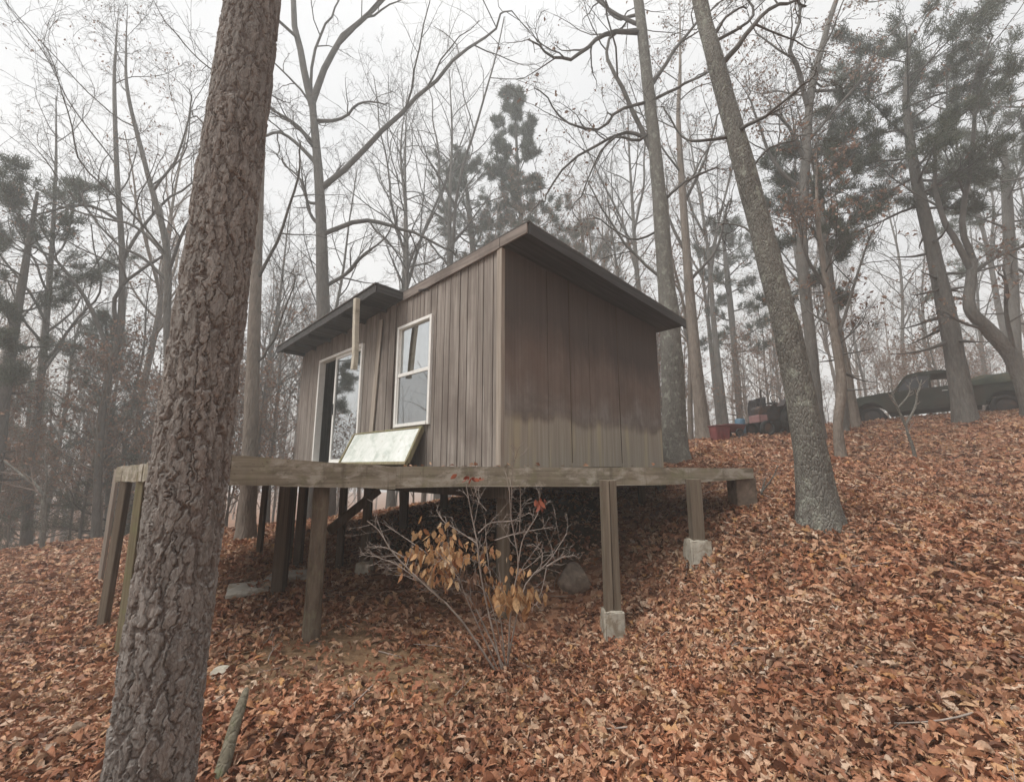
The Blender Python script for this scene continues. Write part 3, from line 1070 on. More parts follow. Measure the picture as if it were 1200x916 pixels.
def build_cabin():
    root = thing('cabin', 'small weathered brown plank cabin standing on the raised wooden deck', 'cabin', CORNER, RZ)
    TH = 0.09
    door = (3.31, 5.12, 0.0, 2.03)
    win = (1.33, 2.21, 0.53, 2.04)
    rr = random.Random(3)

    def wall(fixed, axis, length, openings, widths, mat, outward, gap, top_at, name='wall', z_low=-0.035):
        """boards standing on an axis: axis 'y' = front wall in the plane x=fixed, 'x' = side wall in the plane y=fixed"""
        mb = MB()
        edges = [0.0]
        k = 0
        while edges[-1] < length - 0.02:
            edges.append(min(length, edges[-1] + widths[k % len(widths)]))
            k += 1
        cuts = set(edges)
        for o in openings:
            cuts |= {o[0], o[1]}
        cuts = sorted(cuts)
        cuts = [c for i, c in enumerate(cuts) if i == 0 or c - cuts[i - 1] > 1e-4]
        for a, b in zip(cuts, cuts[1:]):
            mid = 0.5 * (a + b)
            top = top_at(mid) - TH + 0.012
            spans = [(z_low, top)]
            for o in openings:
                if o[0] - 1e-6 <= mid <= o[1] + 1e-6:
                    spans = [(z_low, o[2]), (o[3], top)]
            ga = gap if a in edges else 0.0
            gb = gap if b in edges else 0.0
            off = rr.uniform(-0.003, 0.003)
            for z0, z1 in spans:
                if z1 - z0 < 0.03:
                    continue
                f0, f1 = fixed + outward * (0.018 + off), fixed
                g0, g1_ = fixed, fixed - outward * 0.07
                zz0 = z0 + (rr.uniform(-0.012, 0.012) if z0 == z_low else 0)
                if axis == 'y':
                    mb.box(min(f0, f1), max(f0, f1), a + ga / 2, b - gb / 2, zz0, z1, 0.0025 if b - a > 0.03 else 0)
                    mb.box(min(g0, g1_), max(g0, g1_), a, b, z0, z1)
                else:
                    mb.box(a + ga / 2, b - gb / 2, min(f0, f1), max(f0, f1), zz0, z1, 0.0025 if b - a > 0.03 else 0)
                    mb.box(a, b, min(g0, g1_), max(g0, g1_), z0, z1)
        return mb.build(name, mat, root)

    fw = [0.14, 0.17, 0.1, 0.2, 0.15, 0.2, 0.12, 0.18]
    wf = wall(0.0, 'y', LY, [door, win], fw, 'front_siding', -1, 0.011, lambda y: roof_top(0, y))
    wf['label'] = 'grey brown plank wall with the window and door'
    sw = [0.78, 0.46, 0.45, 0.77, 0.62, 0.73]
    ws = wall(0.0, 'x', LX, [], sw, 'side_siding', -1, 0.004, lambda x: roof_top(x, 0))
    ws['label'] = 'stained brown wall under the overhang with a pale band along its foot'
    wall(LX, 'y', LY, [], fw, 'front_siding', 1, 0.01, lambda y: roof_top(LX, y))
    wall(LY, 'x', LX, [], fw, 'front_siding', 1, 0.01, lambda x: roof_top(x, LY))
    # wide dark seams between the 1.2 m sheets of the side wall: slim recessed battens
    mb = MB()
    for x in (1.24, 2.46):
        mb.box(x - 0.007, x + 0.007, -0.022, -0.0185, 0.03, roof_top(x, 0) - TH)
    mb.build('seam_strip', 'dark_wood', root)
    mb = MB()
    mb.box(-0.045, 0.012, -0.03, -0.0215, -0.03, 2.5, 0.002)
    mb.box(-0.045, -0.021, -0.0215, 0.05, 0.0, 2.5, 0.002)
    mb.build('corner_trim', 'trim_wood', root)
    # loose vertical boards nailed on the front wall beside the door
    mb = MB()
    mb.hexa([(-0.05, 2.83, 0.42), (-0.028, 2.83, 0.42), (-0.028, 2.95, 0.42), (-0.05, 2.95, 0.42),
             (-0.05, 2.70, 2.3), (-0.028, 2.70, 2.3), (-0.028, 2.80, 2.3), (-0.05, 2.80, 2.3)], 0.003)
    mb.build('loose_board', 'trim_wood', root)
    mb = MB()
    mb.box(-0.045, -0.024, 2.30, 2.42, 0.03, 2.42, 0.003)
    mb.build('batten', 'front_siding', root)
    # floor
    mb = MB()
    mb.box(0.0, LX, 0.0, LY, -0.03, 0.018)
    mb.build('floor', 'interior', root)
    # roof: a flat deck running over the side wall and, on the left half, over the front wall
    def slab(x0, x1, y0, y1, dz0, dz1, mb):
        P = []
        for dz in (dz0, dz1):
            for (x, y) in ((x0, y0), (x1, y0), (x1, y1), (x0, y1)):
                P.append((x, y, roof_top(x, y) + dz))
        mb.hexa(P)
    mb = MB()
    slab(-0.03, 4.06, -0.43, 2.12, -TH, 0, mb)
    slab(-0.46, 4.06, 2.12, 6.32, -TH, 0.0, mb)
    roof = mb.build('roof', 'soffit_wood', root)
    mb = MB()
    slab(-0.05, 4.09, -0.455, 2.11, 0.002, 0.022, mb)
    slab(-0.50, 4.09, 2.11, 6.35, 0.002, 0.02, mb)
    mb.build('roofing', 'shingle', roof)
    mb = MB()
    # fascia boards
    slab(-0.055, -0.032, 0.0, 2.10, -0.125, 0.0, mb)
    mb.build('fascia', 'fascia_wood', roof)
    mb = MB()
    slab(-0.052, -0.032, -0.435, -0.006, -0.115, -0.002, mb)
    mb.build('fascia', 'fascia_wood', roof)
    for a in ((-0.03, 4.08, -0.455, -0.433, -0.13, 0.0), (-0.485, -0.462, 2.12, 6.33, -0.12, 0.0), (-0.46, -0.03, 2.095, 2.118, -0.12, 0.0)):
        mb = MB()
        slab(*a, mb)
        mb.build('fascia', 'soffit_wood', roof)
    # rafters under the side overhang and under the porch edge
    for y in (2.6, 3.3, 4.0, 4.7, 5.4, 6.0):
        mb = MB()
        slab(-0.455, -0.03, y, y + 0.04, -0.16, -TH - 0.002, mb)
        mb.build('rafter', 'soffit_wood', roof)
    mb = MB()
    mb.tube([(-0.06, 1.42, 2.40), (-0.09, 1.42, 2.41), (-0.13, 1.44, 2.39), (-0.14, 1.52, 2.40)], [0.014, 0.014, 0.016, 0.022], 8)
    mb.build('wall_hook', 'iron', root)
    # window
    y0, y1, z0, z1 = win
    mb = MB()
    fx0, fx1 = -0.055, 0.03
    w = 0.045
    mb.box(fx0, fx1, y0, y0 + w, z0, z1, 0.003)
    mb.box(fx0, fx1, y1 - w, y1, z0, z1, 0.003)
    mb.box(fx0, fx1, y0 + w, y1 - w, z1 - w, z1, 0.003)
    mb.box(fx0 - 0.015, fx1, y0 + w, y1 - w, z0, z0 + w, 0.003)
    window = mb.build('window', 'white_frame', root)
    zm = 1.29
    mb = MB()
    mb.box(-0.04, -0.01, y0 + w, y1 - w, zm - 0.024, zm + 0.024, 0.002)
    for (a, b) in ((y0 + w, y0 + w + 0.02), (y1 - w - 0.02, y1 - w)):
        mb.box(-0.035, -0.008, a, b, z0 + w, zm - 0.024)
        mb.box(-0.02, 0.008, a, b, zm + 0.024, z1 - w)
    mb.build('sash', 'white_frame', window)
    mb = MB()
    mb.box(-0.008, -0.004, y0 + w + 0.02, y1 - w - 0.02, zm + 0.024, z1 - w)
    mb.build('pane', 'glass', window)
    mb = MB()
    mb.box(-0.024, -0.020, y0 + w + 0.02, y1 - w - 0.02, z0 + w, zm - 0.024)
    mb.build('pane', 'screen_glass', window)
    # sliding door: fixed right leaf with glass, left half standing open
    y0, y1, z0, z1 = door
    mb = MB()
    w = 0.05
    mb.box(-0.06, 0.06, y0, y0 + w, 0.02, z1, 0.003)
    mb.box(-0.06, 0.06, y1 - w, y1, 0.02, z1, 0.003)
    mb.box(-0.06, 0.06, y0 + w, y1 - w, z1 - w, z1, 0.003)
    mb.box(-0.06, 0.06, y0 + w, y1 - w, 0.02, 0.05, 0.003)
    sd = mb.build('sliding_door', 'white_frame', root)
    a, b = y0 + w, y0 + w + 1.05
    mb = MB()
    s = 0.055
    mb.box(-0.03, 0.0, a, a + s, 0.05, z1 - w, 0.002)
    mb.box(-0.03, 0.0, b - s, b, 0.05, z1 - w, 0.002)
    mb.box(-0.03, 0.0, a + s, b - s, z1 - w - s, z1 - w, 0.002)
    mb.box(-0.03, 0.0, a + s, b - s, 0.05, 0.05 + s, 0.002)
    mb.build('door_leaf', 'white_frame', sd)
    mb = MB()
    mb.box(-0.018, -0.012, a + s, b - s, 0.05 + s, z1 - w - s)
    mb.build('pane', 'glass', sd)
    mb = MB()
    mb.box(-0.05, -0.031, b - 0.04, b - 0.015, 0.9, 1.1, 0.003)
    mb.build('handle', 'black_rubber', sd)
    # downspout hanging at the end of the porch edge
    mb = MB()
    zt = roof_top(-0.46, 2.2) - 0.03
    A = [(-0.535, 2.60, zt - 0.07), (-0.53, 2.61, zt - 0.17), (-0.51, 2.63, zt - 0.5), (-0.485, 2.64, zt - 0.95), (-0.49, 2.65, zt - 1.15)]
    for p, q in zip(A, A[1:]):
        mb.beam(p, q, 0.085, 0.07, (1, 0, 0), 0.004)
    mb.build('downspout', 'spout', root)
    return root


build_cabin()


def build_leaning_panel():
    loc = cab(-0.31, 1.42, 0.006)
    root = thing('old_glazed_panel', 'mottled pale panel in a wooden frame leaning under the cabin window', 'panel', loc, RZ)
    # local: y along the wall, leaning back towards +x
    Lp, hp, dx = 1.95, 0.50, 0.235
    n = Vector((-hp, 0, dx)).normalized()

    def P(y, t, d):
        return Vector((dx * t, y, hp * t)) + n * d
    def bar(y0, y1, t0, t1, d0, d1, mb):
        mb.hexa([P(y0, t0, d0), P(y1, t0, d0), P(y1, t0, d1), P(y0, t0, d1), P(y0, t1, d0), P(y1, t1, d0), P(y1, t1, d1), P(y0, t1, d1)], 0.003)
    mb = MB()
    bar(0, Lp, 0, 0.07, -0.03, 0.02, mb)
    bar(0, Lp, 0.95, 1.0, -0.03, 0.012, mb)
    bar(0, 0.045, 0.07, 0.95, -0.05, 0.012, mb)
    bar(Lp - 0.05, Lp, 0.07, 0.95, -0.03, 0.02, mb)
    mb.build('frame', 'mossy_wood', root)
    mb = MB()
    bar(0.045, Lp - 0.05, 0.07, 0.95, -0.006, 0.004, mb)
    mb.build('pane', 'mottled_pane', root)


build_leaning_panel()


# ================================================================== DECK
def build_deck():
    root = thing('wooden_deck', 'raised grey wooden deck on posts carrying the cabin over the slope', 'deck', (0, 0, 0))

    def dk(px, Y, z):
        v = at(px, 545, Y)
        return Vector((v.x, v.y, z))
    R_ = dk(880, 5.6, -0.035)
    Mm = dk(463, 4.3, -0.012)
    A = dk(270, 3.25, 0.072)
    B = dk(200, 3.0, 0.085)
    D = dk(172, 4.4, 0.01)
    E = dk(141, 5.15, -0.02)
    dirr = (R_ - Mm).normalized()
    # rim boards
    def rim(p, q, h, w=0.042, mat='rim_wood', ext=(0, 0), h2=None):
        d = (q - p).normalized()
        mid = (p + q) / 2
        ln = (q - p).length
        ang = math.atan2(d.y, d.x)
        hh = h2 if h2 else h
        mb = MB()
        x0, x1 = -ln / 2 - ext[0], ln / 2 + ext[1]
        n = 14
        rr = random.Random(int(ln * 1000))
        z0 = p.z - mid.z
        z1 = q.z - mid.z
        prev = None
        rings = []
        for k in range(n + 1):
            t = k / n
            x = x0 + (x1 - x0) * t
            zt = z0 + (z1 - z0) * t + rr.uniform(-0.005, 0.005)
            hb = h + (hh - h) * max(0, (t - 0.7) / 0.3)
            zb = zt - hb + rr.uniform(-0.004, 0.004)
            off = 0.006 * math.sin(t * 5)
            rings.append([mb.bm.verts.new(c) for c in ((x, off - w / 2, zb), (x, off + w / 2, zb), (x, off + w / 2, zt), (x, off - w / 2, zt))])
        for a, b in zip(rings, rings[1:]):
            for i in range(4):
                mb.bm.faces.new((a[i], a[(i + 1) % 4], b[(i + 1) % 4], b[i]))
        mb.bm.faces.new(rings[0][::-1])
        mb.bm.faces.new(rings[-1])
        o = mb.build('rim_board', mat, root)
        o.location = mid
        o.rotation_euler = (0, 0, ang)
        return o
    side = Vector((dirr.y, -dirr.x, 0)) * 0.022
    rim(Mm + dirr * 0.004, R_, 0.205, h2=0.12)['label'] = 'long weathered board along the side of the cabin'
    rim(A, Mm - dirr * 0.004, 0.215)['label'] = 'broad mossy board at the front corner'
    rim(B, A + (B - A).normalized() * 0.004, 0.215)
    rim(E, D, 0.17, 0.05, ext=(0.03, 0))['label'] = 'short end board with a bleached top'
    rim(D, B, 0.17)
    # plank floor: strips between the rim and the cabin, following its height
    back = [cab(LX + 0.25, -0.1), cab(0, LY + 0.4)]
    poly = [R_, Mm, A, B, D, E, cab(-1.3, LY + 0.2, -0.02), cab(LX, LY, -0.02), cab(LX + 0.4, 0.6, -0.035)]
    bm = bmesh.new()
    top = [bm.verts.new((p.x, p.y, p.z - 0.004)) for p in poly]
    bot = [bm.verts.new((p.x, p.y, p.z - 0.042)) for p in poly]
    bm.faces.new(top)
    bm.faces.new(bot[::-1])
    for i in range(len(poly)):
        j = (i + 1) % len(poly)
        bm.faces.new((top[i], bot[i], bot[j], top[j]))
    bmesh.ops.triangulate(bm, faces=[f for f in bm.faces if len(f.verts) > 4])
    mb = MB()
    mb.bm.free()
    mb.bm = bm
    mb.build('plank_floor', 'plank', root)
    # joists under the cabin (parallel to its side wall)
    for y in (0.15, 1.2, 2.2, 3.2, 4.2, 5.2, 6.0):
        mb = MB()
        mb.beam(cab(-0.95 if y > 1 else -0.1, y, -0.135), cab(LX + 0.1, y, -0.135), 0.045, 0.18)
        mb.build('joist', 'dark_wood', root)
    for x in (0.05, 1.9, 3.6):
        mb = MB()
        mb.beam(cab(x, -0.05, -0.29), cab(x, LY, -0.29), 0.09, 0.13)
        mb.build('girder', 'dark_wood', root)

    def post(px, Y, w, mat, top=-0.2, shape='square', foot=None, lean=(0, 0), d=0.0, zb=None, pair=False):
        b = on_ground(px, Y)
        x, y = at(px, 560, Y).x, Y
        zg = g1(x, y)
        zb_ = zg - 0.25 if zb is None else zb
        mb = MB()
        if shape == 'round':
            n = 9
            rr = random.Random(int(px))
            pts = [(x + lean[0] * (1 - t), y, zb_ + (top - zb_) * t) for t in np.linspace(0, 1, n)]
            rads = [w / 2 * (1.12 - 0.12 * t + rr.uniform(-0.04, 0.04)) for t in np.linspace(0, 1, n)]
            mb.tube(pts, rads, 14)
            o = mb.build('post', mat, root, smooth=True)
        else:
            if pair:
                for s in (-1, 1):
                    mb.beam((x + s * w * 0.26 + lean[0], y + s * 0.01, zb_), (x + s * w * 0.26, y + s * 0.01, top), w * 0.48, w * 0.8, (0, 1, 0), 0.005)
            else:
                mb.beam((x + lean[0], y, zb_), (x, y, top), w, w, (0, 1, 0), 0.005)
            o = mb.build('post', mat, root)
        if foot:
            fw, fh = foot
            mb = MB()
            a, c = fw / 2, fw / 2 * 0.74
            X, Yb = x + lean[0] * 0.9, y
            zt = zg + fh * 0.62
            z0 = zg - fh * 0.7
            mb.hexa([(X - a, Yb - a, z0), (X + a, Yb - a, z0), (X + a, Yb + a, z0), (X - a, Yb + a, z0),
                     (X - c, Yb - c, zt), (X + c, Yb - c, zt), (X + c, Yb + c, zt), (X - c, Yb + c, zt)], 0.018)
            bmesh.ops.subdivide_edges(mb.bm, edges=mb.bm.edges[:], cuts=2, use_grid_fill=True)
            f = mb.build('footing', 'concrete', root, jitter=0.009)
            if pair:
                f.rotation_euler = (0, 0, 0)
        return o
    o = post(378, 3.9, 0.13, 'log_bark', -0.10, 'round')
    o['label'] = 'thick round log post at the front'
    o = post(712, 4.85, 0.165, 'post_wood', -0.16, 'square', (0.27, 0.40), pair=True)
    o['label'] = 'doubled timber post on a concrete block'
    post(812, 5.2, 0.135, 'post_wood', -0.16, 'square', (0.30, 0.28))
    # squat pier at the uphill end
    v = at(868, 560, 5.75)
    mb = MB()
    mb.box(v.x - 0.13, v.x + 0.13, v.y - 0.13, v.y + 0.13, g1(v.x, v.y) - 0.2, -0.155, 0.012)
    mb.build('footing', 'stone', root)['label'] = 'squat stone pier at the uphill end'
    for a in ((590, 5.05, 0.15, 'post_wood', -0.18, 'round'), (338, 5.3, 0.13, 'dark_wood', -0.05), (357, 6.3, 0.10, 'dark_wood', -0.05),
              (312, 7.2, 0.075, 'dark_wood', -0.06), (404, 6.2, 0.085, 'dark_wood', -0.06), (346, 6.6, 0.07, 'mossy_wood', -0.06),
              (475, 7.6, 0.13, 'dark_wood', -0.2), (521, 8.6, 0.13, 'dark_wood', -0.2), (751, 7.2, 0.10, 'dark_wood', -0.2), (774, 7.6, 0.13, 'dark_wood', -0.2)):
        post(*a)
    post(433, 5.95, 0.10, 'dark_wood', -0.08, 'square', (0.22, 0.22))
    # posts at the far left end
    post(149, 5.0, 0.08, 'post_wood', -0.06, lean=(-0.03, 0))
    post(168, 4.5, 0.08, 'mossy_wood', -0.06, lean=(0.03, 0))
    post(136, 6.6, 0.055, 'trim_wood', -0.06)
    # diagonal brace
    mb = MB()
    mb.beam(at(444, 574, 5.75), at(385, 622, 5.2), 0.05, 0.10)
    mb.build('brace', 'dark_wood', root)
    return root


build_deck()


def fallen_twigs():
    rng = np.random.RandomState(15)
    n = 420
    th = rng.uniform(-1.0, 1.0, n)
    r = np.sqrt(rng.uniform(2.2, 13 ** 2, n))
    x, y = r * np.sin(th), r * np.cos(th)
    az = rng.uniform(0, 2 * PI, n)
    L = rng.uniform(0.12, 0.55, n) * (0.6 + r * 0.06)
    K = 6
    t = np.linspace(-0.5, 0.5, K)
    bend = rng.normal(0, 0.12, n)
    X = x[:, None] + np.cos(az)[:, None] * t * L[:, None] - np.sin(az)[:, None] * (t ** 2 * bend[:, None]) * L[:, None]
    Y_ = y[:, None] + np.sin(az)[:, None] * t * L[:, None] + np.cos(az)[:, None] * (t ** 2 * bend[:, None]) * L[:, None]
    Z = gz(X, Y_) + 0.03 + rng.uniform(0, 0.02, n)[:, None]
    R = rng.uniform(0.002, 0.006, n)[:, None] * np.linspace(1, 0.5, K)[None]
    P = np.stack([X, Y_, Z], -1)
    P2, R2 = spawn(P, R, 2, 0.3, 0.9, 0.4, 0.7, 4, 0.1, 0.0, rng, 0.6, 0.05, 0.0015)
    V, Q = join([tubes(P, R, 5), tubes(P2, R2, 4)])
    tag(link('fallen_twigs', mk_mesh('fallen_twigs', V, [Q], 'shrub_twig')), 'small fallen sticks strewn among the brown leaves', 'twigs', None, 'stuff')


fallen_twigs()


def deck_leaves():
    """a few blown leaves lying along the deck rim"""
    rng = np.random.RandomState(5)
    pos = []
    a, b = at(470, 545, 4.34), at(865, 545, 5.55)
    for k in range(90):
        t = rng.uniform()
        p = a.lerp(b, t)
        pos.append((p.x + rng.uniform(-0.02, 0.04), p.y + rng.uniform(0.0, 0.12), -0.012 - 0.023 * t + 0.004))
    V, T = leaf_cards(np.array(pos), rng, 0.07)
    V[:, 2] = np.maximum(V[:, 2], -0.02) + 0.012
    tag(link('deck_leaves', mk_mesh('deck_leaves', V, [T], 'litter', False)), 'dry leaves blown along the rim of the wooden deck', 'leaves', None, 'stuff')


deck_leaves()


# ================================================================== SMALL THINGS NEAR THE DECK
def paver(px, py, Y, w, d, h, rz, label, tilt=0.0):
    p = at(px, py, Y)
    z = g1(p.x, p.y)
    mb = MB()
    mb.box(-w / 2, w / 2, -d / 2, d / 2, 0.0, h * 0.5 + 0.012, 0.008)
    bmesh.ops.subdivide_edges(mb.bm, edges=mb.bm.edges[:], cuts=2, use_grid_fill=True)
    o = mb.build('paving_slab', 'pale_stone', None, jitter=0.004)
    o.location = (p.x, p.y, z + 0.01)
    o.rotation_euler = (tilt, 0, rz)
    tag(o, label, 'slab')


paver(291, 691, 5.35, 0.42, 0.36, 0.06, 0.5, 'flat pale paving slab lying in the leaves beside the big pine', 0.12)
paver(340, 676, 5.75, 0.5, 0.36, 0.06, 0.2, 'greyer paving slab lying under the deck by a dark post', 0.06)
p = at(672, 676, 5.6)
rock('boulder', (p.x, p.y, g1(p.x, p.y) + 0.06), (0.24, 0.2, 0.2), 'stone', 'brown boulder in the shade under the deck', 'rock', 4)
p = at(262, 770, 3.35)
rock('stone', (p.x, p.y, g1(p.x, p.y) + 0.02), (0.075, 0.055, 0.05), 'concrete', 'small pale stone showing beside the big pine trunk', 'rock', 8)
p = at(655, 625, 6.6)
0 and rock('boulder', (p.x, p.y, g1(p.x, p.y) + 0.02), (0.3, 0.22, 0.15), 'stone', 'low dark boulder half buried farther back under the cabin', 'rock', 19)

# mossy broken stake leaning beside the pine
a, b = at(258, 905, 2.36), at(289, 806, 2.62)
ga = g1(a.x, a.y)
mb = MB()
pts = [Vector((a.x - 0.03, a.y - 0.05, ga - 0.1)), Vector((a.x, a.y, ga + 0.02)), a.lerp(b, 0.45) , a.lerp(b, 0.8), b]
mb.tube([Vector(c) for c in catmull(np.array([q[:] for q in pts]), 16)], list(np.interp(np.linspace(0, 1, 16), [0, .3, .7, 0.9, 1], [0.036, 0.032, 0.026, 0.018, 0.012])), 12)
o = mb.build('broken_branch', 'branch_bark', None, smooth=True, jitter=0.0015)
tag(o, 'mossy broken branch sticking out of leaves beside the big pine', 'branch')


def build_shrub():
    rng = np.random.RandomState(21)
    Y = 3.75

    def zp(x, y, dy=0.0):
        return at(430 + x / 4.138, 540 + y / 4.138, Y + dy)
    base = at(597, 728, Y)
    bz = g1(base.x, base.y)
    root = thing('dead_leaf_shrub', 'bare twiggy shrub holding golden dead leaves before the deck', 'shrub', (base.x, base.y, bz))
    B = Vector((base.x, base.y, bz))
    lines = [
        ([(560, 900), (450, 760), (280, 600), (130, 450), (60, 340), (0, 290)], 0.010, -0.1),
        ([(280, 600), (150, 505), (60, 470), (0, 440)], 0.006, -0.15),
        ([(185, 470), (90, 420), (0, 415)], 0.005, 0.1),
        ([(600, 880), (520, 700), (440, 610), (330, 480), (210, 390), (90, 310)], 0.008, 0.15),
        ([(620, 880), (560, 600), (535, 400), (505, 250), (480, 110)], 0.009, 0.0),
        ([(535, 400), (430, 330), (370, 290), (335, 235)], 0.006, 0.1),
        ([(540, 350), (600, 300), (700, 290), (790, 250)], 0.006, -0.1),
        ([(580, 240), (540, 190), (520, 120)], 0.004, 0.0),
        ([(640, 870), (640, 700), (600, 560), (580, 420), (575, 280)], 0.007, 0.2),
        ([(650, 880), (700, 690), (735, 500), (700, 280), (690, 120)], 0.009, -0.1),
        ([(735, 490), (760, 370), (830, 250), (835, 130)], 0.006, 0.05),
        ([(740, 350), (745, 200), (740, 110)], 0.005, -0.2),
        ([(620, 385), (730, 350), (900, 320)], 0.005, 0.1),
        ([(660, 880), (760, 620), (870, 500), (920, 430), (970, 350)], 0.008, 0.1),
        ([(870, 510), (940, 470), (1010, 455)], 0.005, 0.0),
        ([(840, 530), (850, 440), (800, 400)], 0.004, 0.1),
        ([(870, 520), (850, 620), (820, 700)], 0.004, -0.1),
        ([(600, 870), (480, 660), (440, 540), (360, 440)], 0.006, -0.25),
        ([(700, 280), (705, 60), (725, -30), (740, -70)], 0.003, -0.2),
        ([(640, 870), (590, 660), (470, 580), (380, 560)], 0.005, 0.0),
    ]
    P, R = [], []
    for pts, r, dy in lines:
        n = len(pts)
        q = []
        for i, (x, y) in enumerate(pts):
            if i == 0 and y > 850:
                q.append(B + Vector((rng.uniform(-0.05, 0.05), rng.uniform(-0.05, 0.05), -0.06)))
            else:
                q.append(zp(x, y, dy * (0.5 + i / n)))
        P.append(catmull(np.array([v[:] for v in q]), 12) - np.array(B))
        R.append(np.linspace(r * 0.95, max(0.0024, r * 0.35), 12))
    P, R = np.stack(P), np.stack(R)
    P2, R2 = spawn(P, R, 7, 0.2, 1.0, 0.32, 0.8, 5, 0.16, 0.06, rng, 0.5, 0.06, 0.0018)
    P3, R3 = spawn(P2, R2, 3, 0.3, 1.0, 0.5, 0.7, 4, 0.16, 0.05, rng, 0.6, 0.04, 0.0018)
    V, Q = join([tubes(P, R, 7), tubes(P2, R2, 5), tubes(P3, R3, 4)])
    link('stems', mk_mesh('stems', V, [Q], 'shrub_twig'), root)

    def clump(zone, n, mat, size=0.1, hang=1.0):
        VV, TT, off = [], [], 0
        for k in range(int(n * 2.0)):
            x = rng.normal(zone[0], zone[2])
            y = rng.normal(zone[1], zone[3])
            p = np.array(zp(x, y, rng.uniform(-0.15, 0.15))[:]) - np.array(B)
            L = size * rng.uniform(0.45, 1.0)
            d = nrm(np.array([rng.normal(0, 0.35), rng.normal(0, 0.35), -hang]) + rng.normal(0, 0.2, 3))
            s = nrm(np.cross(d, rng.normal(size=3)))
            u = np.cross(s, d)
            ts = np.linspace(0, 1, 6)
            wd = np.array([0.02, 0.2, 0.27, 0.24, 0.14, 0.01]) * L
            cv = rng.uniform(-0.5, 0.9)
            bend = rng.uniform(-0.3, 0.3)
            pts = []
            for t, w_ in zip(ts, wd):
                c = p + d * L * t + u * bend * L * t * t
                pts += [c, c + s * w_ + u * cv * w_, c - s * w_ + u * cv * w_]
            VV.append(np.array(pts))
            for i in range(5):
                a, b = 3 * i + off, 3 * i + 3 + off
                TT += [(a, b, b + 1), (a, b + 1, a + 1), (a, a + 2, b + 2), (a, b + 2, b)]
            off += 18
        o = link('dead_leaves', mk_mesh('dead_leaves', np.vstack(VV), [np.array(TT)], mat, True), root)
        return o
    clump((365, 415, 62, 58), 40, 'gold_leaf', 0.10)
    clump((420, 470, 35, 35), 22, 'gold_leaf', 0.10)
    clump((235, 460, 45, 55), 22, 'gold_leaf', 0.09)
    clump((335, 550, 60, 40), 16, 'gold_leaf', 0.09)
    clump((525, 440, 80, 40), 18, 'gold_leaf', 0.075)
    clump((500, 570, 25, 25), 10, 'dead_leaf', 0.08)
    clump((740, 530, 20, 18), 8, 'gold_leaf', 0.09)
    clump((640, 590, 25, 15), 9, 'gold_leaf', 0.07)
    clump((715, 640, 60, 26), 44, 'gold_leaf', 0.135, 2.2)
    clump((525, 80, 25, 8), 6, 'red_leaf', 0.075, 0.2)
    clump((845, 195, 10, 14), 5, 'red_leaf', 0.09, 1.5)
    clump((545, 690, 40, 50), 12, 'dead_leaf', 0.07)


build_shrub()


